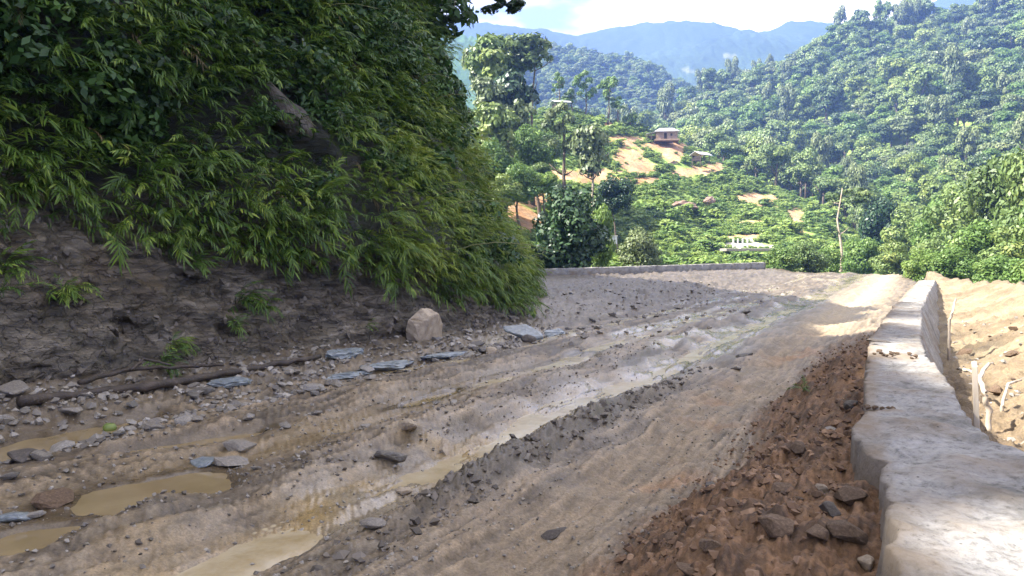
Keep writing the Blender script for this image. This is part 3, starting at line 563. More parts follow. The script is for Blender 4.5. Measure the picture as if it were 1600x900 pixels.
M['dry_leaf'] = leaf_mat('dry_leaf', [(0, (.07, .045, .02)), (.5, (.19, .135, .06)), (1, (.30, .24, .12))], .2, .6)
g = np.random.default_rng(15); n = 420; s_ = g.uniform(seg[2]-1, SL-20, n); h_ = np.interp(s_, VEG_S, VEG_Z)+.2+g.uniform(0, 1, n)*11; P_ = bank(s_, h_); nr_ = inward(s_)
V, F, T = merge(FR, [int(k) for k in g.integers(0, 12, n)], [P_[i]-np.array([*nr_[i], 0])*g.uniform(.1, .5) for i in range(n)], [basis(np.array([-nr_[i, 0]+g.normal()*.6, -nr_[i, 1]+g.normal()*.6, g.uniform(-.7, .1)]), np.array([g.normal()*.3, g.normal()*.3, 1]), g.uniform(.35, .75)) for i in range(n)], list(g.normal(size=n)*.2))
tag(mk('dry_fronds', V, F, [M['dry_leaf']], vals={'tint': T}), 'dry tan dead leaves hanging among the green fronds of the left bank', 'dead leaves', kind='stuff')
mb = MB(); g = np.random.default_rng(16)
for i in range(150):
    s1 = g.uniform(seg[2], SL-22); h1 = np.interp(s1, VEG_S, VEG_Z)+g.uniform(.3, 10); p = bank(np.array([s1]), np.array([h1]))[0]; nr1 = inward(np.array([s1]))[0]; o = np.array([-nr1[0]+g.normal()*.5, -nr1[1]+g.normal()*.5, 0]); L_ = g.uniform(.7, 1.8)
    mb.tube([p+o*L_*t*(.5+.4*t)+np.array([0, 0, L_*(1.1*t-.9*t*t)]) for t in np.linspace(0, 1, 6)], [.014*(1-.75*t) for t in np.linspace(0, 1, 6)], 5)
M['culm'] = solid('bamboo_culm', [(.3, (.10, .11, .04)), (.7, (.24, .23, .10))], 3, .5, .2, .01)
tag(mb.build('bamboo_stems', M['culm'], None, True), 'thin arching bamboo stems showing between the fronds of the left bank', 'bamboo', kind='stuff')
# broad-leaved shrubs among the fronds, one continuous cover
BU = [crown(100+i, 11, 760, .072, .8, .62, .42, 2.0) for i in range(4)]
def slope_shrubs(count, seed):
    g = np.random.default_rng(seed); s = g.uniform(seg[2]-1, SL-16, count); vz = np.interp(s, VEG_S, VEG_Z); h = vz+.9+g.uniform(0, 1, count)**.8*16
    P = bank(s, h); nr = inward(s); px, py, _ = proj(P); idx, pos, ms, ta = [], [], [], []
    for i in range(count):
        if SLAB(px[i], py[i]) < 1.6 or in_gap(P[i]): continue
        if px[i] > 470 and py[i] > 190 and g.uniform() < .6: continue
        sc = g.uniform(.45, 1.25)*(1+.4*ss(9, 16, h[i])); idx.append(int(g.integers(0, 4))); pos.append(P[i]-np.array([nr[i, 0], nr[i, 1], 0])*.1*sc); a = g.uniform(0, 6.3)
        ms.append(np.array([[math.cos(a), -math.sin(a), 0], [math.sin(a), math.cos(a), 0], [0, 0, 1]])*sc); ta.append(g.normal()*.16)
    return merge(BU, idx, pos, ms, ta)
V, F, T = slope_shrubs(1900, 12)
tag(mk('undergrowth', V, F, [M['shrub']], smooth=True, vals={'tint': T}), 'dark broad leaved undergrowth between the fronds on the left bank', 'undergrowth', kind='stuff')

SLAB_AT = (437, 178)
# separate plants on the bare rock face and along its rim
def plant(name, px, py, n, sc, label, cat, seed, wide=1., mat='bamboo', tint=0., P=None, out=None):
    g = np.random.default_rng(seed)
    if P is None: P, nr = on_bank(px, py); out = np.array([-nr[0], -nr[1], 0])
    idx, pos, ms, ta = [], [], [], []
    for i in range(n):
        o = out+np.array([*g.normal(size=2)*.7*wide, 0]); o[2] = g.uniform(-.2, 1.1); idx.append(int(g.integers(0, 12))); pos.append(g.normal(size=3)*.06*sc*np.array([1, 1, .5])); ms.append(basis(o, np.array([g.normal()*.3, g.normal()*.3, 1]), sc*g.uniform(.6, 1.1))); ta.append(tint+g.normal()*.1)
    V, F, T = merge(FR, idx, pos, ms, ta); o = mk(name, V, F, [M[mat]], vals={'tint': T}); o.location = P; tag(o, label, cat); return o
for i, (nm, x, y, n, sc, tint, lb) in enumerate([
    ('fern', 15, 420, 16, .55, .0, 'dark fern at the left edge of the photo, halfway up the bare rock'),
    ('fern', 8, 462, 10, .45, .0, 'small fern low on the bare rock at the far left edge'),
    ('fern', 18, 362, 9, .42, -.05, 'small fern just under the overhanging fronds at the left edge'),
    ('bamboo_tuft', 112, 470, 26, .55, .22, 'bright yellow green bushy tuft on the bare rock face at left'),
    ('bamboo_tuft', 268, 532, 20, .42, .16, 'round bright green tuft on the rock just above the fallen log'),
    ('fern', 262, 572, 22, .45, -.02, 'dark green fern growing at the foot of the rock behind the log'),
    ('bamboo_tuft', 262, 372, 12, .62, .12, 'pale drooping bamboo spray hanging below the rim of the thicket'),
    ('bamboo_tuft', 308, 405, 14, .58, .05, 'bamboo spray on the dark rock fold below the rim'),
    ('leafy_plant', 385, 470, 24, .62, .0, 'large leafy plant in the middle of the dark rock face'),
    ('leafy_plant', 372, 510, 12, .42, .05, 'small leafy plant below the larger one on the rock face'),
    ('leafy_plant', 420, 478, 12, .45, -.03, 'low leafy plant right of the large one on the rock face'),
    ('fern', 578, 500, 8, .28, .1, 'tiny fern on the rock left of the tan boulder')]):
    plant(nm, x, y, n, sc, lb, 'fern' if nm == 'fern' else 'plant', 300+i, tint=tint)

# ------------------------------------------------------------------ trees
def trunk_mb(h, r0, nlimb, cr, seed, lean=(0, 0)):
    g = np.random.default_rng(seed); mb = MB(); n = 7; t = np.linspace(0, 1, n)
    wob = np.cumsum(g.normal(size=(n, 2))*.02*h, 0)-0; wob -= wob[0]
    pts = [(wob[i, 0]+lean[0]*t[i]**2, wob[i, 1]+lean[1]*t[i]**2, -.3+t[i]*(h+.3)) for i in range(n)]
    mb.tube(pts, [r0*(1.35 if i == 0 else 1)*(1-.75*t[i]) for i in range(n)], 9)
    for k in range(nlimb):
        i = int(g.integers(n//2, n-1)); p = np.array(pts[i]); a = 2*math.pi*k/nlimb+g.uniform(-.4, .4); L = cr*g.uniform(.6, .95); q = p+np.array([math.cos(a)*L, math.sin(a)*L, L*g.uniform(.35, .8)])
        m = (p+q)/2+np.array([0, 0, -.08*L]); mb.tube([p, m, q], [r0*.42*(1-.6*t[i])+.02, r0*.28, r0*.1], 6)
    return mb
CROWNS = {}
def crown_mesh(kind, i, mat):
    key = (kind, i, mat)
    if key not in CROWNS:
        a = dict(bush=(38, 8000, .058, .95, .66, .40, 1.8, True), fine=(16, 3400, .072, .8, .64, .40, 1.8), mid=(15, 1500, .105, .75, .64, .40, 1.7), coarse=(13, 650, .15, .7, .62, .42, 1.5), open=(11, 1300, .085, .7, .74, .30, 1.7), umbrella=(14, 1500, .09, .35, .8, .28, 1.7))[kind]
        V, F, T = crown(hash_seed(kind, i), *a); o = mk('crown', V, F, [M[mat]], smooth=True, vals={'tint': T}); CROWNS[key] = o.data; COL.objects.unlink(o); bpy.data.objects.remove(o)
    return CROWNS[key]
def hash_seed(kind, i): return {'bush': 400, 'fine': 500, 'mid': 600, 'coarse': 700, 'open': 800, 'umbrella': 900}[kind]+i
def tree(name, label, cat, base, ctr, rad, kind='mid', mat='tree', bark='bark', r0=.2, group=None, seed=0, limbs=4, **_):
    """base: foot of the trunk; ctr and rad: crown ellipsoid in world metres"""
    base, ctr = np.array(base, float), np.array(ctr, float); t = empty(name, base, 0); tag(t, label, cat, group)
    lx, ly = ctr[0]-base[0], ctr[1]-base[1]; h = max(ctr[2]-base[2]+rad[2]*.25, .5)
    trunk_mb(h, r0, limbs, rad[0]*.8, seed, (lx, ly)).build('trunk', M[bark], t, True)
    c = bpy.data.objects.new('crown', crown_mesh(kind, seed % 5, mat)); COL.objects.link(c); c.parent = t; c.location = ctr-base; c.scale = [q*1.2 for q in rad]; c.rotation_euler = (0, 0, seed*1.7)
    return t
def tree_px(name, label, cat, px, Y, top, bot, wpx, base_y=None, trunk_px=None, **k):
    """crown spans photo rows top..bot and wpx columns at depth Y; trunk stands on the terrain"""
    c = at_d(px, (top+bot)/2, Y); s = Y/1200; bx = (trunk_px if trunk_px else px); b = at_d(bx, 400, Y); b[2] = terrain(b[0], b[1]) if base_y is None else at_d(bx, base_y, Y)[2]
    return tree(name, label, cat, b, c, (wpx/2*s, wpx/2*s, (bot-top)/2*s), **k)
# on the left bank
BT = [(640, 50, 24, 1.7, 1.8, 'tree standing at the right end of the thicket, against the sky'), (600, 20, 23, 1.8, 1.9, 'dark leafy tree near the top of the bank, left of the one against the sky'),
      (676, 165, 24.5, 1.0, 1.5, 'bushy tree on the right rim of the bank, below the tree against the sky'), (545, -20, 22, 2.2, 1.9, 'tree at the top edge of the photo over the middle of the bank'),
      (640, 150, 22.5, 1.6, 1.5, 'dark shrubby tree high on the bank left of the right rim'), (480, -60, 20, 2.4, 2.1, 'dark tree cut off by the top edge above the bare slab'),
      (560, 70, 21, 1.6, 1.5, 'shrubby tree on the slope right of the bare slab'), (330, -70, 17, 1.5, 1.4, 'dark tree above the top edge over the left half of the bank'), (708, 262, 24.5, .7, 1.0, 'small bright bush on the right rim halfway down the bank'),
      (150, -90, 14, 1.25, 1.2, 'dark tree above the top left corner of the bank')]
for i, (px, py, Y, r, rz, lb) in enumerate(BT):
    c = at_d(px, py, Y); k = np.argmin(np.abs(S_.ravel()-seg[9])+0)
    dd = (BP[:, 0]-(c[0]-1.4))**2+(BP[:, 1]-(c[1]+.9))**2+.6*(BP[:, 2]-(c[2]-1.8))**2; b = BP[np.argmin(dd)]
    tree('hillside_tree', lb, 'tree', b, c, (r, r, rz), kind='fine', mat='shrub', r0=.14, seed=i+1)
c = at_d(782, 2, 24); b = BP[np.argmin((BP[:, 0]+3.6)**2+(BP[:, 1]-25)**2+.5*(BP[:, 2]-9.4)**2)]
tree('overhanging_tree', 'thin tree leaning off the bank, its leafy tip dark against the sky', 'tree', b, c, (.75, .7, .42), kind='open', mat='dark_tree', r0=.09, seed=3, limbs=2)

# middle distance, left of the houses
L1 = [('broadleaf_tree', 'tall crowned tree left of centre, topmost beside the bank', 772, 112, 48, 135, 80, 'mid', 'tree', 1), ('broadleaf_tree', 'tall tree with a broad crown reaching right over the blue ridge', 826, 115, 52, 118, 74, 'mid', 'deep_tree', 2),
      ('broadleaf_tree', 'dark dense tree below the two tall crowns', 800, 108, 108, 215, 84, 'mid', 'dark_tree', 3), ('broadleaf_tree', 'round grey green tree between the bank and the dark tree', 758, 104, 120, 205, 56, 'mid', 'grey_tree', 4),
      ('broadleaf_tree', 'pale tree low against the bank under the dark tree', 775, 100, 205, 262, 62, 'mid', 'tree', 0), ('broadleaf_tree', 'light green tree right below the dark tree', 832, 102, 200, 275, 60, 'mid', 'lime_tree', 1),
      ('broadleaf_tree', 'low light green tree beside the bank above the bare earth', 790, 92, 250, 310, 66, 'mid', 'lime_tree', 2), ('broadleaf_tree', 'small tree right of the low light green one', 842, 96, 255, 292, 46, 'mid', 'tree', 3)]
for nm, lb, px, Y, tp, bt, w, kd, mt, sd in L1: tree_px(nm, lb, 'tree', px, Y, tp, bt, w, kind='bush' if tp > 190 else kd, mat=mt, r0=.3, seed=sd)
for i, (px, Y, tp, bt, w, mt, lb) in enumerate([
    (752, 120, 70, 150, 60, 'grey_tree', 'tree top hard against the bank, left of the tall crown'), (800, 116, 80, 140, 66, 'tree', 'green crown between the two tallest trees'), (768, 98, 160, 250, 70, 'tree', 'leafy tree against the bank below the tall crowns'),
    (812, 104, 150, 230, 60, 'grey_tree', 'grey green tree on the right flank of the dark one'), (848, 110, 215, 270, 56, 'tree', 'bushy tree just left of the slender bare trunk'), (765, 90, 230, 320, 70, 'lime_tree', 'light bushy tree right at the rim of the bank'),
    (815, 88, 258, 318, 62, 'lime_tree', 'light bush above the strip of bare earth'), (850, 92, 268, 300, 44, 'lime_tree', 'small light bush left of the slender trunk base'), (788, 86, 276, 322, 56, 'tree', 'low green bush over the left end of the bare earth')]):
    tree_px('broadleaf_tree', lb, 'tree', px, Y, tp, bt, w, kind='bush' if tp > 200 else 'mid', mat=mt, r0=.2, seed=i+2)
tree_px('slender_tree', 'tall slender tree with a bare dark trunk over the bare earth', 'tree', 878, 96, 155, 248, 60, kind='open', mat='grey_tree', r0=.34, seed=1)
tree_px('slender_tree', 'dark grey green tree with a whitish trunk right of the slender one', 'tree', 922, 95, 192, 290, 60, kind='mid', mat='grey_tree', bark='pale_bark', r0=.26, seed=2)
tree_px('round_bush', 'big dark round bush behind the left end of the far wall', 'bush', 890, 57, 304, 440, 128, kind='bush', mat='dark_tree', r0=.22, seed=0)  # shade of the hill is put into this bush's dark leaf colour
tree_px('round_bush', 'light bush poking out behind the right side of the big dark bush', 'bush', 938, 62, 320, 424, 44, kind='bush', mat='lime_tree', r0=.12, seed=3)
tree_px('round_bush', 'dark low tree right of the whitish trunk', 'bush', 962, 92, 276, 330, 58, kind='bush', mat='dark_tree', r0=.15, seed=4)
tree_px('grey_shrub', 'greyish shrub behind the middle of the far wall', 'bush', 1000, 66, 364, 428, 70, kind='bush', mat='grey_tree', r0=.1, seed=2)
for i, (px, tp, bt, w, lb) in enumerate([(873, 112, 150, 26, 'thin ragged tree on the skyline left of two others'), (914, 108, 160, 36, 'fuller tree in the middle of three on the ridge skyline'), (949, 112, 162, 36, 'forked tree on the ridge skyline, rightmost of the three'),
                                         (984, 164, 196, 24, 'small bright tree on the ridge left of the house'), (893, 138, 166, 30, 'low bush tree between the skyline trees'), (964, 150, 178, 26, 'low tree just right of the forked skyline tree')]):
    tree_px('skyline_tree', lb, 'tree', px, 178, tp, bt, w, kind='open', mat='lime_tree', r0=.22, seed=i)
for i, (px, Y, tp, bt, w, mt, lb) in enumerate([
    (1222, 62, 388, 428, 62, 'lime_tree', 'bright bush at the right end of the far wall'), (1262, 64, 378, 428, 58, 'tree', 'green bush right of the one at the end of the far wall'), (1205, 64, 398, 424, 40, 'tree', 'low bush touching the end of the far wall'),
    (1345, 68, 372, 428, 60, 'lime_tree', 'light bush right of the slender bare trunk'), (1290, 70, 385, 428, 44, 'lime_tree', 'pale bush at the foot of the slender bare trunk'), (1395, 62, 384, 432, 62, 'tree', 'dark green bush at the road end'),
    (1440, 48, 392, 440, 56, 'lime_tree', 'light low bush just beyond the end of the near parapet'), (1492, 42, 392, 440, 70, 'lime_tree', 'light bush behind the sand mound'), (1560, 34, 400, 462, 80, 'lime_tree', 'bright bush at the right edge above the sand mound'),
    (1620, 30, 400, 480, 90, 'lime_tree', 'bright bush cut by the right edge beside the sand mound')]):
    tree_px('roadside_bush', lb, 'bush', px, Y, tp, bt+6, w, kind='bush', mat=mt, r0=.1, seed=i)
tree_px('slender_trunk_tree', 'slender tree with a long pale bare trunk and thin open crown', 'tree', 1326, 78, 275, 325, 64, trunk_px=1313, kind='open', mat='deep_tree', bark='pale_bark', r0=.17, seed=3, limbs=3)
for i, (px, Y, tp, bt, w, mt, lb) in enumerate([
    (1500, 62, 300, 400, 100, 'tree', 'leafy tree right of centre on the lower right slope'), (1570, 52, 250, 390, 110, 'tree', 'tall leafy tree near the right edge of the photo'), (1470, 70, 320, 400, 80, 'lime_tree', 'light tree left of the leafy trees on the lower right'),
    (1620, 46, 235, 400, 120, 'tree', 'tallest leafy tree, cut off by the right edge'), (1530, 48, 345, 430, 92, 'lime_tree', 'light bushy tree below the two leafy trees at right'), (1585, 42, 360, 440, 90, 'tree', 'dark bushy tree low at the right edge'),
    (1420, 82, 330, 410, 78, 'tree', 'rounded tree above the end of the near parapet'), (1380, 88, 320, 412, 70, 'dark_tree', 'dark tree right of the slender pale trunk'), (1455, 58, 375, 432, 66, 'tree', 'low bushy tree just right of the parapet end'),
    (1660, 40, 300, 430, 110, 'lime_tree', 'light tree beyond the right edge')]):
    tree_px('leafy_tree', lb, 'tree', px, Y, tp, bt+10, w, kind='bush', mat=mt, r0=.18, seed=i)
for i, (px, tp, bt, w, lb) in enumerate([(1376, -6, 48, 30, 'tall slim tree rising above the crest of the forested hill'), (1346, 12, 58, 32, 'lower tree left of the tall slim one on the hill crest'), (1420, -2, 46, 34, 'tree on the hill crest right of the tall slim one'), (1448, -4, 42, 32, 'tree on the hill crest just left of the blue gap'), (1540, -26, 40, 46, 'tree on the hill crest right of the blue gap')]):
    tree_px('crest_tree', lb, 'tree', px, 398, tp, bt, w, kind='mid', mat='tree', r0=.4, seed=i)

# forest of the right hill: nearest three hundred as trees, the rest as one mass
def hill_points(seed):
    g = np.random.default_rng(seed); n = 120000; Y = np.sqrt(g.uniform(78**2, 470**2, n)); q = g.uniform(.02, .78, n); x = q*Y; px = 800+1200*q
    lim = np.interp(px, [820, 1000, 1060, 1110, 1200, 1280, 1350, 1430, 1600, 2200], [300, 300, 260, 205, 178, 165, 128, 95, 84, 80])
    ok = (Y > lim); x, Y = x[ok], Y[ok]; r = np.clip(np.exp(g.normal(1.12, .38, len(x))), 1.5, 6.5)*(1+.28*fbm(x*.02, Y*.02, 3., 3)); r = np.minimum(r, 2.6+np.maximum(Y-80, 0)*.022); o = np.argsort(-r*g.uniform(.25, 1.9, len(x))); x, Y, r = x[o], Y[o], r[o]; cell = {}; out = []
    for a, b, c in zip(x, Y, r):
        k = (int(a//12), int(b//12)); bad = False
        for i in (-1, 0, 1):
            for j in (-1, 0, 1):
                for (d, e, f) in cell.get((k[0]+i, k[1]+j), ()):
                    if (a-d)**2+(b-e)**2 < (.62*(c+f))**2: bad = True; break
        if not bad: cell.setdefault(k, []).append((a, b, c)); out.append((a, b, c))
    return np.array(out)
HP = hill_points(5); HZ = terrain(HP[:, 0], HP[:, 1]); order = np.argsort(HP[:, 1]); HP, HZ = HP[order], HZ[order]; print('forest trees', len(HP))
hpx = 800+1200*HP[:, 0]/HP[:, 1]; vis = (hpx < 1640)
vid = np.where(vis)[0]; ind = set(vid[:296].tolist())
def forest_proto(i, mat):
    V, F, T = crown(1000+i, 14, 2800, .066, .8, .62, .42, 1.5); V = V*np.array([1, 1, .85])+np.array([0, 0, 1.15])
    mb = MB(); mb.tube([(0, 0, -.25), (.02, 0, .5), (0, .03, 1.2)], [.07, .05, .03], 6)
    for a in range(3): mb.tube([(0, 0, .6), (math.cos(a*2.1)*.45, math.sin(a*2.1)*.45, 1.1)], [.035, .012], 5)
    me = bpy.data.meshes.new('forest_tree'); nv = len(V); tf = [tuple(int(q)+nv for q in f) for f in mb.f]
    me.from_pydata([tuple(p) for p in V]+mb.v, [], [tuple(int(q) for q in f) for f in F]+tf); me.materials.append(M[mat]); me.materials.append(M['bark'])
    me.polygons.foreach_set('material_index', [0]*len(F)+[1]*len(tf)); me.polygons.foreach_set('use_smooth', [True]*len(me.polygons))
    a = me.attributes.new('tint', 'FLOAT', 'POINT'); a.data.foreach_set('value', np.r_[T, np.full(len(mb.v), .3)].astype(np.float32)); me.update(); return me
FM = [forest_proto(0, 'tree'), forest_proto(1, 'tree'), forest_proto(2, 'grey_tree'), forest_proto(3, 'deep_tree'), forest_proto(4, 'lime_tree'), forest_proto(5, 'tree')]
FM += [forest_proto(6, 'grey_tree'), forest_proto(7, 'lime_tree')]
FM[6].transform(Matrix.Diagonal((.62, .62, 1.7, 1))); FM[7].transform(Matrix.Diagonal((1.15, 1.0, .62, 1)))
for me in FM[1:6:2]: me.transform(Matrix.Diagonal((1, .8, 1.15, 1)))
LOOK = ['green', 'green', 'grey green', 'dark green', 'light green', 'green', 'tall grey green', 'low light green']
g = np.random.default_rng(77); kinds = g.choice(8, len(HP), p=[.19, .16, .12, .14, .11, .14, .06, .08])
mound = fbm(HP[:, 0]*.02, HP[:, 1]*.02, 3., 3); kinds = np.where((mound > .3) & (g.uniform(size=len(HP)) < .4), 4, kinds)
size = HP[:, 2]*1.12
rest = []
for i in range(len(HP)):
    p = (HP[i, 0], HP[i, 1], HZ[i])
    if i in ind:
        o = bpy.data.objects.new('forest_tree', FM[kinds[i]]); COL.objects.link(o); o.location = p; o.rotation_euler = (0, 0, g.uniform(0, 6.3)); s = size[i]*.92; o.scale = (s, s, s*g.uniform(.8, 1.25))
        zone = 'foot' if HP[i, 1] < 140 else ('lower slope' if HP[i, 1] < 200 else 'middle slope')
        tag(o, '%s leafy tree in the forest on the %s of the right hill' % (LOOK[kinds[i]], zone), 'tree', 'trees of the forested right hill')
    else: rest.append((p, size[i], kinds[i], g.uniform(0, 6.3), g.uniform(.8, 1.25)))
def instancer(name, pts, meshes, label, cat):
    pc = bpy.data.collections.new(name+'_pieces')
    for i, me in enumerate(meshes): pc.objects.link(bpy.data.objects.new('%s_piece' % name, me))
    me = bpy.data.meshes.new(name); me.from_pydata([p[0] for p in pts], [], [])
    for nm, tp, col in (('size', 'FLOAT_VECTOR', [(p[1], p[1], p[1]*p[4]) for p in pts]), ('turn', 'FLOAT_VECTOR', [(0, 0, p[3]) for p in pts])):
        a = me.attributes.new(nm, tp, 'POINT'); a.data.foreach_set('vector', np.array(col, np.float32).ravel())
    a = me.attributes.new('which', 'INT', 'POINT'); a.data.foreach_set('value', np.array([p[2] for p in pts], np.int32))
    o = bpy.data.objects.new(name, me); COL.objects.link(o)
    ng = bpy.data.node_groups.new(name+'_nodes', 'GeometryNodeTree'); ng.interface.new_socket('Geometry', in_out='INPUT', socket_type='NodeSocketGeometry'); ng.interface.new_socket('Geometry', in_out='OUTPUT', socket_type='NodeSocketGeometry')
    N, Lk = ng.nodes, ng.links; gi, go = N.new('NodeGroupInput'), N.new('NodeGroupOutput'); ip = N.new('GeometryNodeInstanceOnPoints'); ci = N.new('GeometryNodeCollectionInfo')
    ci.inputs[0].default_value = pc; ci.inputs[1].default_value = True; ci.inputs[2].default_value = True
    def attr(nm, tp):
        a = N.new('GeometryNodeInputNamedAttribute'); a.data_type = tp; a.inputs[0].default_value = nm; return a.outputs[0]
    Lk.new(gi.outputs[0], ip.inputs['Points']); Lk.new(ci.outputs[0], ip.inputs['Instance']); ip.inputs['Pick Instance'].default_value = True
    Lk.new(attr('which', 'INT'), ip.inputs['Instance Index']); Lk.new(attr('size', 'FLOAT_VECTOR'), ip.inputs['Scale'])
    er = N.new('FunctionNodeEulerToRotation'); Lk.new(attr('turn', 'FLOAT_VECTOR'), er.inputs[0]); Lk.new(er.outputs[0], ip.inputs['Rotation'])
    Lk.new(ip.outputs[0], go.inputs[0]); md = o.modifiers.new('scatter', 'NODES'); md.node_group = ng
    tag(o, label, cat, kind='stuff'); return o
g2 = np.random.default_rng(8); qx_, qy_, _ = proj(WR); WI = np.where((WR[:, 1] > 380) & (WR[:, 1] < 680) & (qx_ > 780) & (qx_ < 1300))[0]; WI = g2.choice(WI, min(3000, len(WI)), replace=False)
instancer('ridge_forest', [(tuple(WR[i]-np.array([0, 0, 1.])), g2.uniform(3, 5.5), int(g2.integers(0, 6)), g2.uniform(0, 6.3), g2.uniform(.7, 1.2)) for i in WI], FM, 'dark forest on the middle ridge between the spur and the blue mountains', 'forest')
instancer('distant_forest', rest, FM, 'distant forest covering the upper right hillside up to its crest', 'forest')

# scrub and grass on the spur in the middle distance
def scrub(count, seed):
    g = np.random.default_rng(seed); n = count*3; Y = np.sqrt(g.uniform(62**2, 182**2, n)); q = g.uniform(-.06, .5, n); x = q*Y; z = terrain(x, Y); px, py, _ = proj(np.stack([x, Y, z], -1))
    lim = np.interp(800+1200*q, [820, 1000, 1060, 1110, 1200, 1280, 1350, 1430, 1600], [190, 190, 190, 190, 178, 168, 130, 98, 88])
    ok = (Y < lim) & (bare(px, py)+g.normal(size=n)*.28 > 1.0) & (g.uniform(size=n) < .75+.25*ss(-.3, .2, fbm(x*.12, Y*.12, 2., 3)))
    x, Y, z, px = x[ok][:count], Y[ok][:count], z[ok][:count], px[ok][:count]; big = fbm(x*.07, Y*.07, 9., 3)
    return [((x[i], Y[i], z[i]-.12), float(np.clip(.72+.7*big[i]+g.normal()*.22+(1.3 if g.uniform() < .02 else 0), .3, 2.6)), int(g.integers(0, 5)) if big[i] > -.1 or g.uniform() < .5 else 3, g.uniform(0, 6.3), g.uniform(.6, 1.0)) for i in range(len(x))]
def scrub_proto(i, mat):
    V, F, T = crown(1200+i, 12, 330, .15, .6, .66, .42, 1.8); V = V*np.array([1, 1, .8])+np.array([0, 0, .45]); o = mk('scrub', V, F, [M[mat]], vals={'tint': T}); me = o.data; bpy.data.objects.remove(o); return me
SM = [scrub_proto(0, 'grass'), scrub_proto(1, 'grass'), scrub_proto(2, 'lime_tree'), scrub_proto(3, 'lime_tree'), scrub_proto(4, 'grass')]
instancer('scrub_cover', scrub(15000, 21), SM, 'low green scrub and tall grass covering the spur below the house', 'scrub')

# ------------------------------------------------------------------ parapet walls
def parapet(name, us, L, Rr, top, base, batter, xy, label, cols_n=(6, 16, 9), notch=None, rough=.017, dirtf=None):
    """swept wall: left face, top, right face; us stations; xy(u, v) maps to the plan"""
    nL, nT, nR = cols_n; prof = []
    V, D = [], []
    for i, u in enumerate(us):
        l, r, t = L[i], Rr[i], top[i]
        row = [(l, base[i]+(t-.03-base[i])*k/nL) for k in range(nL)]+[(l+.004, t-.008)]+[(l+.016+(r-l-.032)*k/nT, t) for k in range(nT+1)]+[(r-.004, t-.008)]+[(r+batter[i]*(1-k/nR), base[i]+(t-.03-base[i])*k/nR) for k in range(nR-1, -1, -1)]
        for v, z in row: V.append((u, v, z))
    V = np.array(V); m = len(row); u, v, z = V[:, 0], V[:, 1], V[:, 2]
    n = fbm(u*3, v*3, z*3, 4, .6); n_s = fbm(u*14, v*14, z*14, 3, .6)
    dz = rough*1.3*n+rough*.5*n_s; dv = rough*.8*fbm(u*3.2+9, v*6, z*6, 4, .6)+rough*1.3*ss(.25, .6, fbm(u*9, v*2, z*9, 3))*np.where(v < .1, 1, -1)
    if notch is not None: a, b = notch(u, v, z); dz = dz+a; dv = dv+b
    XY = xy(u, v+dv); P = np.c_[XY, z+dz]
    d = .18+.25*n if dirtf is None else dirtf(u, v, z, n)
    o = mk(name, P, grid_faces(len(us), m)[:, ::-1], [M['concrete']], vals={'dirt': d})
    bm = bmesh.new(); bm.from_mesh(o.data); bmesh.ops.holes_fill(bm, edges=[e for e in bm.edges if e.is_boundary], sides=0); bm.to_mesh(o.data); bm.free()
    return tag(o, label, 'wall')
us = np.r_[np.linspace(-3, .6, 20, endpoint=False), np.linspace(.6, 9, 380, endpoint=False), np.linspace(9, 27, 160)]
wl_ = np.interp(us, wall_u, wall_l); wr_ = np.interp(us, wall_u, wall_r)
wl_ = wl_+.018*pn(us*.8, 4.)+.05*ss(3.35, 3.2, us)-.05*gau(us, 3.6, .25); wr_ = wr_+.09*ss(3.62, 3.5, us)+.02*pn(us*1.1, 8.)
topz = .9+.012*pn(us*.9, 2.)-.02*ss(3.4, 3.3, us)
def notch(u, v, z):
    left = ss(.05, -.12, v-np.interp(u, wall_u, wall_l)-.1); up = ss(.6, .85, z)
    a = -.05*gau(u, 4.15, .07)*left*up-.035*gau(u, 3.12+.2*(v+.1), .05)*up*ss(.2, -.3, v)-.03*gau(u, 7.05, .06)*up*left
    for c in (9.4, 12.1, 15.5, 19.2, 23): a = a-.02*gau(u, c, .035)*up
    crumble = ss(3.4, 2.6, u)*left; a = a-.10*crumble*np.clip(.5+fbm(u*5, v*5, z*5, 3), 0, 1)*ss(.04, -.03, v-np.interp(u, wall_u, wall_l)); b = crumble*.05*fbm(u*6, v*6, z*6, 3)-.10*crumble*ss(.9, .3, z)
    return a, b
def wdirt(u, v, z, n):
    l = np.interp(u, wall_u, wall_l)
    return np.clip(.10+.35*ss(.10, .02, v-l+.05*n)*ss(.8, .9, z)+.35*n+.38*ss(.85, .5, z)*(v < l+.1)+.4*gau(u, 6.4, .18)*ss(.85, .88, z)*(v < l+.35)+.45*gau(u, 4.15, .06)*(v < l+.2)+.1*ss(3.6, 3.2, u)+.15*gau(u, 11.8, .3), 0, 1)
parapet('parapet_wall', us, wl_, wr_, topz, np.full(len(us), -.25), np.interp(us, [0, 3.5, 5, 7, 12, 27], [.1, .12, .25, .42, .48, .42]), lambda u, v: xy_of(u, v), 'low grey rough concrete parapet along the right side of the road, chipped at its near end', notch=notch, dirtf=wdirt)
A, B = at_d(858, 420, 50.5), at_d(1196, 410, 58.5); Ld = np.linalg.norm((B-A)[:2]); dd = (B-A)[:2]/Ld; nn = np.array([-dd[1], dd[0]])
uf = np.linspace(-3, Ld, 120); tz0 = np.interp(uf, [0, Ld], [A[2], B[2]])
parapet('far_wall', uf, np.full(120, .2), np.full(120, -.2)[:]*-1+.0, tz0, np.full(120, -1.5), np.full(120, .1), lambda u, v: A[:2]+u[:, None]*dd+(v-.2)[:, None]*nn, 'long grey concrete wall across the far bend of the road', rough=.02) if False else None
def far_xy(u, v): return A[:2]+u[:, None]*dd-v[:, None]*nn*-1
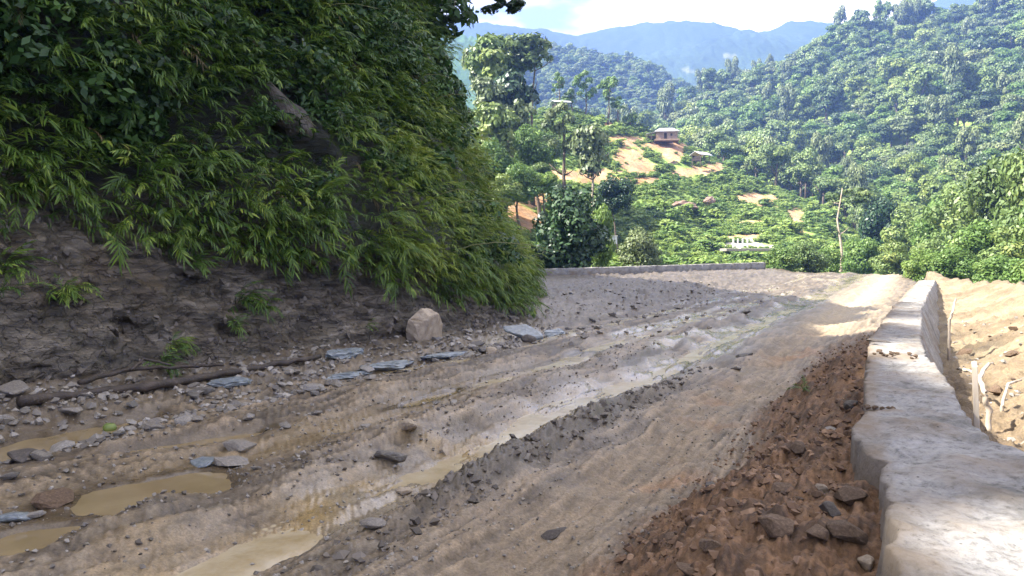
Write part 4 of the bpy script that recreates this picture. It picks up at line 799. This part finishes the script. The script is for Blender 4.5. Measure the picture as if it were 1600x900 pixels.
parapet('far_wall', uf, np.full(120, -.02), np.full(120, .42), tz0+.02*pn(uf*.5, 3.), np.full(120, -1.2), np.full(120, .1), far_xy, 'long straight grey concrete wall across the far bend of the road', rough=.02, dirtf=lambda u, v, z, n: np.clip(.0+.35*n+.3*ss(.7, .2, z), 0, 1))

# ------------------------------------------------------------------ stones
def hull_mesh(name, seed, n=18, dims=(1, 1, .65), mat='stone', sub_=0, rough=.0):
    g = np.random.default_rng(seed); bm = bmesh.new()
    for p in g.normal(size=(n, 3)):
        p /= np.linalg.norm(p); p *= g.uniform(.8, 1); bm.verts.new((p[0]*dims[0], p[1]*dims[1], p[2]*dims[2]))
    r = bmesh.ops.convex_hull(bm, input=bm.verts); bmesh.ops.delete(bm, geom=[e for e in r['geom_interior'] if isinstance(e, bmesh.types.BMVert)], context='VERTS')
    bmesh.ops.bevel(bm, geom=list(bm.edges), offset=.07, segments=1, affect='EDGES', clamp_overlap=True)
    if sub_:
        bmesh.ops.triangulate(bm, faces=bm.faces); bmesh.ops.subdivide_edges(bm, edges=bm.edges, cuts=sub_, use_grid_fill=True)
        V = np.array([v.co for v in bm.verts]); d = rough*fbm(V[:, 0]*2.5+seed, V[:, 1]*2.5, V[:, 2]*2.5, 4, .55)+rough*.4*fbm(V[:, 0]*8, V[:, 1]*8+seed, V[:, 2]*8, 3)
        for v, q in zip(bm.verts, d): v.co += v.co.normalized()*float(q)
    me = bpy.data.meshes.new(name); bm.to_mesh(me); bm.free(); me.materials.append(M[mat]); return me
STM = [hull_mesh('stone', 40+i, 16+i, (1, .8, .55)) for i in range(7)]
BRM = [hull_mesh('stone', 60+i, 14+i, (1, .85, .6), 'brown_rock') for i in range(5)]
def stone(name, me, xy, s, label, cat='stone', group=None, sink=.25, rot=None, z=None):
    o = bpy.data.objects.new(name, me); COL.objects.link(o); zz = float(ground(np.array([xy[0]]), np.array([xy[1]]))[0]) if z is None else z
    s = s if isinstance(s, tuple) else (s, s, s); o.scale = s; o.location = (xy[0], xy[1], zz+s[2]*.55*(1-2*sink)); o.rotation_euler = rot or (random.uniform(-.25, .25), random.uniform(-.25, .25), random.uniform(0, 6.3)); tag(o, label, cat, group); return o
P = at_z(664, 540, 0); stone('boulder', hull_mesh('boulder', 9, 24, (1, .85, .9), 'tan_rock', 2, .05), P, (.48, .42, .44), 'large tan boulder leaning at the foot of the rock bank', 'boulder', rot=(.1, .45, .6), sink=.02)
P = at_z(818, 528, 0); stone('wet_rock', hull_mesh('rock', 12, 14, (1, .7, .5), 'blue_rock', 2, .05), P, (.5, .4, .42), 'wet blue grey slab of rock at the road edge right of the tan boulder', 'rock', rot=(.15, .35, -.3), sink=.1)
P = at_z(828, 540, 0); stone('dark_stone', hull_mesh('rock', 13, 20, (1, .9, .7), 'dark_rock', 1, .03), at_z(826, 535, 0), (.2, .18, .18), 'dark round stone in front of the wet blue slab')
stone('wet_stone', hull_mesh('rock', 14, 16, (1, .9, .6), 'tan_rock', 1, .03), at_z(768, 556, 0), (.17, .15, .14), 'pale wet stone between the tan boulder and the blue slab')
stone('dark_stone', hull_mesh('rock', 15, 16, (1, .8, .6), 'dark_rock', 1, .03), at_z(745, 548, 0), (.11, .1, .12), 'small dark red brown stone beside the tan boulder')
for i, (px, py, sx, sy, sz, lb) in enumerate([(600, 568, .9, .22, .12, 'long wet blue grey rock ledge in the gutter below the bank'), (700, 552, .7, .2, .12, 'wet blue grey ledge right below the tan boulder'), (545, 562, .6, .25, .16, 'rounded blue grey rock at the left end of the wet ledges'),
                                            (365, 603, .42, .22, .10, 'flat blue grey slab in front of the right end of the log'), (545, 580, .5, .2, .08, 'low blue slab in the rubble below the ledges'), (870, 520, .5, .3, .16, 'pale grey flat rock right of the blue slab')]):
    stone('rock_ledge', hull_mesh('rock', 70+i, 18, (1, .9, .7), 'blue_rock', 3, .16), at_z(px, py, .03), (sx, sy, sz), lb, 'rock', sink=.35, rot=(0, .03, R(60)-.2*(i % 2)))
# stones told apart in the road
SP = [(865, 822, .085, 'dark_rock', 'lone dark stone on the smooth track at the bottom'), (372, 693, .16, 'stone', 'pale flat stone right of the ochre puddles'), (362, 718, .15, 'stone', 'second pale flat stone below the first beside the puddle'),
      (620, 650, .09, 'tan_rock', 'small pale stone beside the narrow puddle'), (640, 684, .17, 'tan_rock', 'half buried pale rock left of the wet rut'), (694, 688, .13, 'tan_rock', 'pale half buried stone just right of the larger one'),
      (612, 714, .16, 'stone', 'rough grey white half buried rock below the pale ones'), (632, 752, .09, 'tan_rock', 'small pale stone at the left edge of the wet rut'), (823, 741, .05, 'stone', 'small white grey stone under the dark mud ridge'),
      (285, 662, .10, 'stone', 'grey white stone above the ochre puddle, left of its pair'), (308, 662, .09, 'stone', 'grey white stone above the ochre puddle, right of its pair'), (40, 718, .17, 'dark_rock', 'dark rough rock at the left edge below the puddle'),
      (20, 640, .22, 'stone', 'grey rock at the left end of the log'), (316, 718, .12, 'blue_rock', 'greenish flat stone at the tip of the ochre puddle'), (85, 775, .16, 'brown_rock', 'flat brown stone left of the big ochre puddle'),
      (20, 803, .12, 'blue_rock', 'blue grey stone at the left edge between two puddles'), (48, 800, .09, 'stone', 'grey stone right of the blue grey one at the left edge'), (1165, 495, .2, 'stone', 'pale stone on the far stretch of road'),
      (585, 830, .09, 'stone', 'pale flat stone low in the mud at bottom centre'), (1162, 560, .14, 'stone', 'whitish flat stone right of the wet rut on the far track'), (1150, 585, .1, 'stone', 'white stone beside the far track')]
for px, py, s, mt, lb in SP:
    stone('stone', hull_mesh('stone', px+py, 17, (1, .8, .5), mt, 1, .04), at_z(px, py, 0), (s*1.25, s, s*.8), lb, sink=.3)
HS = [(1120, 780, .13, 'dark_rock', 'dark wedge shaped stone at the edge of the brown soil'), (1297, 672, .11, 'stone', 'upright grey stone in the brown soil near the parapet'), (1330, 638, .13, 'dark_rock', 'greenish dark stone against the parapet'), (1356, 856, .085, 'tan_rock', 'orange and white stone at the bottom beside the parapet'),
      (1225, 768, .12, 'brown_rock', 'brown stone in the middle of the soil heap'), (1290, 770, .075, 'tan_rock', 'pale tan stone in the soil heap beside the parapet'), (1295, 803, .08, 'dark_rock', 'blackish stone low in the soil heap'), (1220, 850, .13, 'brown_rock', 'large brown rock at the bottom of the soil heap'),
      (1215, 815, .05, 'stone', 'small pale grey stone in the lower soil heap'), (1250, 705, .12, 'brown_rock', 'brown clod like rock high in the soil heap'), (1330, 790, .12, 'brown_rock', 'flat brown rock next to the broken edge of the parapet'), (1325, 840, .12, 'brown_rock', 'reddish rock just left of the orange and white stone'),
      (1110, 860, .07, 'brown_rock', 'brown stone at the bottom edge left of the soil heap'), (1280, 830, .09, 'brown_rock', 'brown angular stone near the bottom of the heap')]
for px, py, s, mt, lb in HS:
    c = at_z(px, py, 0)
    for _ in range(8): c = at_z(px, py, float(ground(c[0:1], c[1:2])[0]))
    stone('soil_stone', hull_mesh('stone', px+py, 16, (1, .85, .65), mt, 1, .05), c, (s*.66, s*.58, s*.55), lb, sink=.25)
p_, n_r = on_bank(437, 178); stone('rock_slab', hull_mesh('rock_slab', 33, 22, (1, .6, .42), 'slab', 2, .08), (p_[0]-n_r[0]*.15, p_[1]-n_r[1]*.15), (1.0, .75, .95), 'bare grey brown rock slab showing through the fronds high on the left bank', 'rock', z=p_[2]-.3, rot=(.1, .62, .55), sink=.2)
# repeats: stones of the gutter rubble, of the soil heap and of the far rubble
def scatter_stones(n, us, vs_, smin, smax, meshes, label, group, seed, name='stone', sq=2.2):
    g = np.random.default_rng(seed)
    for i in range(n):
        u, v = g.uniform(*us), g.uniform(*vs_); xy = xy_of(u, v)
        if pud_field(xy[0:1], xy[1:2])[0] < 1.05: continue
        s = smin+(smax-smin)*g.uniform()**sq; stone(name, meshes[int(g.integers(len(meshes)))], xy, (s*g.uniform(.8, 1.3), s, s*g.uniform(.6, 1)), label, 'stone', group, sink=.22)
scatter_stones(220, (2, 13), (-8.3, -6.2), .04, .14, STM, 'small angular grey stone in the rubble along the foot of the rock bank', 'rubble stones along the bank', 1)
scatter_stones(45, (1.5, 8), (-6.4, -4.3), .03, .09, STM, 'small grey stone lying in the mud around the ochre puddles', 'stones around the puddles', 2)
scatter_stones(40, (12, 30), (-11, -6), .06, .22, STM, 'grey stone in the heap of rubble on the far left of the road', 'rubble stones at the far bend', 3)
scatter_stones(75, (2.2, 12), (-1.3, -.3), .02, .055, BRM, 'small brown stone in the loose brown soil beside the parapet', 'stones in the brown soil', 4, 'soil_stone')
scatter_stones(60, (2.0, 13), (.6, 2.4), .03, .12, BRM, 'brown stone on the ground outside the parapet', 'stones outside the parapet', 6, 'soil_stone')
# gravel and clods too many to count
def pebble(seed):
    g = np.random.default_rng(seed); V = np.array([(1, 0, 0), (-1, 0, 0), (0, 1, 0), (0, -1, 0), (0, 0, 1), (0, 0, -1), (.6, .6, .5), (-.6, .5, .5)], float)*g.uniform(.65, 1.1, (8, 3))
    bm = bmesh.new(); [bm.verts.new(p) for p in V]; bmesh.ops.convex_hull(bm, input=bm.verts); bmesh.ops.triangulate(bm, faces=bm.faces); bm.verts.ensure_lookup_table(); bm.verts.index_update()
    r = (np.array([v.co for v in bm.verts]), np.array([[v.index for v in f.verts] for f in bm.faces]), np.full(len(bm.verts), .5)); bm.free(); return r
PB = [pebble(i) for i in range(8)]
def gravel(name, zones, mat, label, cat, seed):
    g = np.random.default_rng(seed); idx, pos, ms, ta = [], [], [], []
    for n, us, vs_, smin, smax, pw in zones:
        u = us[0]*(us[1]/us[0])**(g.uniform(0, 1, n)**pw); v = g.uniform(*vs_, n); xy = xy_of(u, v); z = ground(xy[:, 0], xy[:, 1]); pf = pud_field(xy[:, 0], xy[:, 1]); cl = fbm(xy[:, 0]*1.4, xy[:, 1]*1.4, 40., 3)
        for i in range(n):
            if pf[i] < 1.1 or cl[i] < g.normal()*.35-.15: continue
            s = smin+(smax-smin)*g.uniform()**3; q = Euler((g.uniform(-.5, .5), g.uniform(-.5, .5), g.uniform(0, 6.3))).to_matrix(); ms.append(np.array(q) @ np.diag([s*g.uniform(.8, 1.4), s, s*g.uniform(.5, .9)])); idx.append(int(g.integers(8))); pos.append((xy[i, 0], xy[i, 1], z[i]+s*.15)); ta.append(g.normal()*.25)
    V, F, T = merge(PB, idx, np.array(pos), ms, ta); return tag(mk(name, V, F, [mat], smooth=False, vals={'tint': T}), label, cat, kind='stuff')
def tint_mat(name, stops, rough):
    m, n, l, o = nmat(name); a = n.new('ShaderNodeAttribute'); a.attribute_name = 'tint'; c = ramp(n, l, a.outputs['Fac'], stops); p = n.new('ShaderNodeBsdfPrincipled'); p.inputs['Roughness'].default_value = rough; l.new(c, p.inputs['Base Color'])
    t = n.new('ShaderNodeTexCoord'); l.new(bump(n, l, noise(n, l, t.outputs['Object'], 90, 4), .5, .004), p.inputs['Normal']); l.new(p.outputs[0], o.inputs[0]); return m
gm = tint_mat('gravel_mix', [(0, (.075, .062, .05)), (.5, (.165, .145, .12)), (1, (.30, .27, .23))], .6); cm = tint_mat('clod_mix', [(0, (.055, .032, .018)), (.5, (.13, .075, .041)), (1, (.26, .165, .10))], .9)
dm_ = tint_mat('mud_clod', [(0, (.045, .036, .028)), (.5, (.09, .074, .058)), (1, (.16, .135, .11))], .7)
gravel('gravel', [(7500, (1.5, 16), (-8.6, -6.3), .008, .075, .8), (4200, (1.2, 12), (-6.5, -4.2), .005, .028, .8), (4200, (1.5, 14), (-4.6, -2.2), .004, .022, .8), (3600, (1.4, 11), (-2.6, -1.2), .003, .018, .8), (1800, (12, 40), (-14, -4), .02, .10, 1), (2600, (1.5, 16), (.5, 3.2), .006, .05, .8)], gm, 'loose grey gravel strewn over the muddy road', 'gravel', 31)
gravel('soil_clods', [(9000, (1.6, 14), (-1.38, -.22), .004, .034, .75)], cm, 'crumbly clods of loose brown soil heaped against the parapet', 'soil', 32)
def scree(count, seed):
    g = np.random.default_rng(seed); s = g.uniform(seg[2]-1, seg[10], count); vz = np.interp(s, VEG_S, VEG_Z); h = vz*g.uniform(0, 1, count)**1.6*1.05; P = bank(s, h); cl = fbm(P[:, 0]*.9, P[:, 1]*.9, P[:, 2]*.9, 3); idx, pos, ms, ta = [], [], [], []
    for i in range(count):
        if cl[i] < g.normal()*.3-.1: continue
        sz = .012+.075*g.uniform()**4; q = Euler(tuple(g.uniform(-1, 1, 3)*1.5)).to_matrix(); ms.append(np.array(q) @ np.diag([sz*1.3, sz, sz*.55])); idx.append(int(g.integers(8))); pos.append(P[i]); ta.append(g.normal()*.22-.1)
    V, F, T = merge(PB, idx, np.array(pos), ms, ta); tag(mk('scree', V, F, [dm_], smooth=False, vals={'tint': T}), 'loose chips of shale on the bare foot of the left bank', 'scree', kind='stuff')
scree(7000, 41)
gravel('mud_clods', [(1300, (3.0, 11), (-2.95, -2.5), .008, .05, .75), (900, (2.5, 14), (-4.7, -3.8), .006, .03, .8)], dm_, 'dark clods of mud pushed up along the wet rut', 'mud', 33)

# ------------------------------------------------------------------ wood and small things
def ground_line(pts, lift):
    out = []
    for px, py in pts:
        c = at_z(px, py, .1); out.append((c[0], c[1], float(ground(c[0:1], c[1:2])[0])+lift))
    return out
def wobble_tube(mb, pts, r0, r1, seed, n=9, k=6):
    g = np.random.default_rng(seed); P = np.array(pts); t = np.linspace(0, 1, (len(P)-1)*k+1); tt = np.linspace(0, 1, len(P)); Q = np.stack([np.interp(t, tt, P[:, j]) for j in range(3)], -1)
    Q[1:-1] += g.normal(size=Q[1:-1].shape)*r0*.22; mb.tube(Q, [(r0+(r1-r0)*a)*g.uniform(.85, 1.15) for a in t], n)
lg = empty('fallen_log', ground_line([(40, 640)], 0)[0]); o0 = Vector(lg.location); tag(lg, 'long dark fallen log lying along the foot of the rock bank', 'log')
rel = lambda pts: [tuple(Vector(p)-o0) for p in pts]
mb = MB(); wobble_tube(mb, rel(ground_line([(30, 640), (130, 624), (240, 610), (330, 592), (420, 577), (500, 565)], .07)), .062, .036, 1); mb.build('trunk', M['log'], lg, True)
mb = MB(); wobble_tube(mb, rel(ground_line([(125, 622), (200, 602), (300, 590), (350, 588)], .13)), .032, .018, 2, 7); mb.build('branch', M['log'], lg, True)
mb = MB(); wobble_tube(mb, rel(ground_line([(205, 604), (225, 598), (268, 596)], .2)), .022, .012, 3, 7); mb.build('branch', M['log'], lg, True)
P = at_z(171, 652, .06); V = []; o = None
bm = bmesh.new(); bmesh.ops.create_icosphere(bm, subdivisions=3, radius=.055); [setattr(v, 'co', Vector((v.co.x*1.2, v.co.y, v.co.z*(.95-.15*(v.co.z > .05))))) for v in bm.verts]
me = bpy.data.meshes.new('green_fruit'); bm.to_mesh(me); bm.free(); me.materials.append(M['leaf_fruit']); me.polygons.foreach_set('use_smooth', [True]*len(me.polygons)); o = bpy.data.objects.new('green_fruit', me); COL.objects.link(o); o.location = (P[0], P[1], float(ground(P[0:1], P[1:2])[0])+.05); tag(o, 'round pale green fruit lying in the rubble near the log', 'fruit')
def sticks(name, pts3, r0, r1, label, seed, cat='branch'):
    mb = MB(); p0 = Vector(pts3[0]); wobble_tube(mb, [tuple(Vector(p)-p0) for p in pts3], r0, r1, seed, 7, 4); o = mb.build(name, M['dead_wood'], None, True); o.location = p0; tag(o, label, cat); return o
def gpt(u, v, lift):
    q = xy_of(u, v); return (q[0], q[1], float(ground(q[None, 0], q[None, 1])[0])+lift)
def dpt(*q): return [tuple(at_d(x, y, d)) for x, y, d in q]
def grounded(P):
    x, y, _ = P[0]; return [(x, y, float(ground(np.array([x]), np.array([y]))[0])-.02)]+P
sticks('dead_branch', grounded(dpt((1545, 640, 5.5), (1538, 612, 5.5), (1531, 590, 5.6), (1546, 568, 5.7))), .024, .012, 'bent pale dead branch leaning against the outer face of the parapet', 5)
sticks('dead_branch', grounded(dpt((1566, 632, 6.0), (1576, 600, 6.1), (1596, 594, 6.3))), .016, .008, 'forked pale stick on the sand right of the bent branch', 6)
sticks('dead_branch', grounded(dpt((1484, 500, 9.5), (1488, 488, 9.5), (1494, 466, 9.6))), .02, .012, 'short upright stick beside the parapet further away', 7)
sticks('dead_branch', dpt((1506, 577, 6.6), (1516, 580, 6.4), (1530, 588, 6.1)), .018, .01, 'stick lying across the gap beside the parapet', 8)
bx = at_d(1526, 620, 4.35); mb = MB(); mb.box((0, 0, -.02), (.028, .17, .62)); pl = mb.build('timber_board', M['dead_wood'], None, False, .003); pl.location = (bx[0], bx[1], bx[2]-.1); pl.rotation_euler = (R(3), R(-3), R(-30)); tag(pl, 'weathered timber board stood on end against the outer face of the parapet', 'board')
# flat wedge of debris on the parapet
def wall_pt(u, f):
    l, r = np.interp(u, wall_u, wall_l), np.interp(u, wall_u, wall_r); q = xy_of(u, l+(r-l)*f); return q
q = wall_pt(7.15, .2); stone('stone', hull_mesh('chip', 5, 14, (1, .5, .3), 'dark_rock'), q, (.13, .1, .08), 'dark flat piece of rock lying on top of the parapet', sink=.1, z=.905, rot=(0, 0, -.5))
for i in range(14):
    u = 6.2+.5*random.random(); q = wall_pt(u, random.uniform(.1, .8)); stone('soil_crumb', BRM[i % 5], q, random.uniform(.012, .03), 'crumb of brown soil on the parapet top near the dark flat rock', 'soil', 'soil crumbs on the parapet', z=.905)
for i in range(10):
    u = 4.1+.12*random.random(); q = wall_pt(u, random.uniform(.05, .45)); stone('soil_crumb', BRM[i % 5], q, random.uniform(.012, .026), 'crumb of brown soil in the notch of the parapet edge', 'soil', 'soil crumbs in the notch', z=.89)
c = at_z(1255, 618, .3); plant('weed', 0, 0, 10, .2, 'small green weed growing on top of the brown soil', 'plant', 350, 1.4, 'bamboo', .0, P=np.array([c[0], c[1], float(ground(c[0:1], c[1:2])[0])]), out=np.array([.3, -.8, .3]))

# ------------------------------------------------------------------ houses on the spur
M['mud_wall'] = solid('mud_plaster', [(.3, (.18, .125, .085)), (.6, (.27, .195, .14)), (.8, (.34, .26, .20))], 1.2, .95, .4, .03, .1)
M['tin'] = solid('tin_sheet', [(.3, (.36, .36, .37)), (.6, (.46, .46, .46)), (.8, (.54, .54, .53))], 1.5, .5, .3, .02, .5, .2, stretch=(1, .2, 1))
M['old_tin'] = solid('old_tin_sheet', [(.3, (.16, .15, .14)), (.6, (.30, .29, .27)), (.8, (.42, .40, .37))], 1.5, .6, .3, .02, .4)
M['dark'] = solid('dark_wood', [(.3, (.018, .014, .012)), (.7, (.05, .04, .032))], 3, .9, .3, .01, .1)
M['white'] = solid('lime_wash', [(.3, (.48, .46, .43)), (.7, (.62, .61, .58))], 2, .85, .3, .01, .2)
def roof_hip(w, d, h, rid, ov, z0):
    mb = MB(); W, D = w/2+ov, d/2+ov; t = .10
    V = [(-W, -D, z0), (W, -D, z0), (W, D, z0), (-W, D, z0), (-rid/2, 0, z0+h), (rid/2, 0, z0+h)]; V += [(x, y, z-t) for x, y, z in V[:4]]
    mb.add(V, [(0, 1, 5, 4), (1, 2, 5), (2, 3, 4, 5), (3, 0, 4), (0, 6, 7, 1), (1, 7, 8, 2), (2, 8, 9, 3), (3, 9, 6, 0), (9, 8, 7, 6)]); return mb
hb = at_d(1041, 219, 172); hz = float(terrain(hb[0], hb[1])); hz = max(hz, hb[2]-.3)
hs = empty('house', (hb[0], hb[1], hb[2]), R(-6)); hs.scale = (.7, .7, .72); tag(hs, 'mud walled house with a shining tin roof on the bare spur', 'house')
def wall_with_openings(w, d, h):
    mb = MB(); xs = [-w/2, -.9, .0, 1.05, 1.75, w/2]
    for a, b, z0, z1 in [(xs[0], xs[1], 0, h), (xs[1], xs[2], 1.95, h), (xs[2], xs[3], 0, h), (xs[3], xs[4], 0, .95), (xs[3], xs[4], 1.75, h), (xs[4], xs[5], 0, h)]: mb.box(((a+b)/2, -d/2+.1, (z0+z1)/2), (b-a, .2, z1-z0))
    mb.box((0, d/2-.1, h/2), (w, .2, h)); mb.box((-w/2+.1, 0, h/2), (.2, d-.404, h)); mb.box((w/2-.1, 0, h/2), (.2, d-.404, h)); return mb
wall_with_openings(6.6, 4.4, 2.35).build('wall', M['mud_wall'], hs)
mb = MB(); mb.box((0, -.3, -.25), (7.6, 5.8, .45)); mb.build('plinth', M['mud_wall'], hs)
rf = roof_hip(6.6, 4.4, 1.25, 4.2, .55, 2.42).build('roof', M['tin'], hs); mb = MB(); mb.tube([(-2.1, 0, 3.68), (2.1, 0, 3.68)], [.09, .09], 6); mb.build('ridge_cap', M['old_tin'], rf)
mb = MB(); mb.box((-.45, -2.06, .97), (.86, .05, 1.92)); mb.build('door', M['dark'], hs)
mb = MB(); mb.box((1.4, -2.06, 1.35), (.66, .05, .76)); wd = mb.build('window', M['dark'], hs); mb = MB(); [mb.box((1.4+dx, -2.1, 1.35), (.06, .04, .8)) for dx in (-.33, .33)]; [mb.box((1.4, -2.1, 1.35+dz), (.6, .04, .06)) for dz in (-.37, .37)]; mb.build('frame', M['mud_wall'], wd)
mb = MB(); mb.add([(-6.4, -2.3, 1.75), (-3.5, -2.3, 2.35), (-3.5, 1.6, 2.35), (-6.4, 1.6, 1.75), (-6.4, -2.3, 1.68), (-3.5, -2.3, 2.28), (-3.5, 1.6, 2.28), (-6.4, 1.6, 1.68)], [(0, 1, 2, 3), (7, 6, 5, 4), (0, 4, 5, 1), (1, 5, 6, 2), (2, 6, 7, 3), (3, 7, 4, 0)]); mb.build('lean_to_roof', M['tin'], hs)
for x, y in ((-6.2, -2.1), (-6.2, 1.4), (-4.8, -2.1)):
    mb = MB(); mb.tube([(x, y, -.2), (x, y, 1.7+.1*(x > -5)*2)], [.08, .07], 6); mb.build('post', M['bark'], hs)
mb = MB(); mb.box((-4.6, 1.3, .85), (2.4, .12, 1.7)); mb.build('lean_to_wall', M['mud_wall'], hs)
def shed(name, px, py, Y, w, d, h, rise, rot, label, roofm):
    b = at_d(px, py, Y); s = empty(name, (b[0], b[1], b[2]), rot); tag(s, label, 'shed')
    for x in (-1, 0, 1):
        for y in (-1, 1):
            mb = MB(); mb.tube([(x*w*.45, y*d*.45, -.6), (x*w*.45, y*d*.45, h)], [.08, .07], 6); mb.build('post', M['bark'], s)
    mb = MB(); mb.box((0, d*.42, h*.5), (w*.86, .1, h*.9)); mb.build('back_wall', M['dark'], s)
    mb = MB(); mb.box((-w*.42, 0, h*.4), (.1, d*.78, h*.75)); mb.build('side_wall', M['dark'], s)
    W, D = w/2+.35, d/2+.35; t = .08
    mb = MB(); top = [(-W, -D, h), (W, -D, h), (W, D, h), (-W, D, h), (-W, 0, h+rise), (W, 0, h+rise)]; V = top+[(x, y, z-t) for x, y, z in top]
    mb.add(V, [(0, 1, 5, 4), (4, 5, 2, 3), (6, 10, 11, 7), (10, 9, 8, 11), (0, 6, 7, 1), (3, 2, 8, 9), (0, 4, 10, 6), (4, 3, 9, 10), (1, 7, 11, 5), (5, 11, 8, 2)]); mb.build('roof', roofm, s); return s
shed('open_shed', 1095, 252, 160, 3.0, 2.4, 1.2, .75, R(35), 'small dark open shed with a pale gable roof right below the house', M['tin'])
shed('hut', 876, 168, 166, 3.2, 2.6, .9, .6, R(15), 'hut whose pale roof shows through the trees left of the skyline trees', M['tin'])
# mound, outcrop
P = at_d(1046, 258, 160); stone('earth_mound', hull_mesh('mound', 25, 26, (1, .9, .7), 'red_rock', 2, .10), P, (3.0, 2.6, 2.1), 'rounded weathered earth mound below the house', 'mound', sink=.3, z=P[2]-1.0, rot=(0, 0, .4))
P = at_d(1066, 320, 125); stone('rock_outcrop', hull_mesh('outcrop', 26, 20, (1, .8, .6), 'red_rock', 2, .14), P, (2.9, 2.2, 1.7), 'reddish brown rock outcrop in the scrub below the house', 'rock', sink=.3, z=P[2]-.6, rot=(.1, .1, .2))
P = at_d(1108, 312, 127); stone('rock_outcrop', hull_mesh('outcrop', 27, 20, (1, .8, .7), 'red_rock', 2, .14), P, (1.6, 1.4, 1.3), 'smaller brown rock right of the reddish outcrop', 'rock', sink=.3, z=P[2]-.4, rot=(.1, -.1, 1.2))
M['pad'] = solid('pale_concrete', [(.3, (.17, .15, .125)), (.6, (.25, .225, .19)), (.8, (.32, .295, .26))], .8, .9, .4, .02, .2)
# terrace with white posts
pad = at_d(1165, 388, 100); mb = MB(); mb.box((0, 0, -.2), (6.0, 2.6, .35)); mb.box((2.8, -.4, -.4), (9, 2.0, .8)) if False else None
o = mb.build('concrete_terrace', M['pad'], None, False, .04); o.location = (pad[0], pad[1], pad[2]); o.rotation_euler = (0, 0, R(4)); tag(o, 'pale concrete terrace on the hillside beyond the far wall', 'terrace')
for i, (px, hh) in enumerate([(1146, 1.15), (1153, 1.15), (1160.5, 1.2), (1168, 1.2)]):
    b = at_d(px, 386, 99.7); mb = MB(); mb.box((0, 0, hh/2), (.2, .2, hh), taper=.85); o = mb.build('white_post', M['white'], None, False, .015); o.location = (b[0], b[1], pad[2]+.1); tag(o, 'short white post in the row of four on the pale terrace', 'post', 'white posts on the terrace')
b = at_d(958, 376, 80); mb = MB(); mb.box((0, 0, .35), (.8, .3, .8)); mb.box((0, 0, .78), (.9, .4, .08)); o = mb.build('white_block', M['white'], None, False, .02); o.location = (b[0], b[1], b[2]-.3); o.rotation_euler = (0, 0, .3); tag(o, 'small white painted block right of the big dark bush', 'block')

# ------------------------------------------------------------------ haze
mb = MB(); mb.box((0, 0, 240), (4800, 4800, 535)); m, n, l, o_ = nmat('haze_air'); pv = n.new('ShaderNodeVolumePrincipled'); pv.inputs['Color'].default_value = (.25, .41, 1, 1); pv.inputs['Density'].default_value = .00037; pv.inputs['Anisotropy'].default_value = .15
l.new(pv.outputs[0], o_.inputs['Volume']); hz_ = mb.build('haze', m); 
hz_.location.z = -0.0; tag(hz_, kind='stuff'); hz_['label'] = 'pale blue haze between the valley and the far mountains'; hz_['category'] = 'haze'
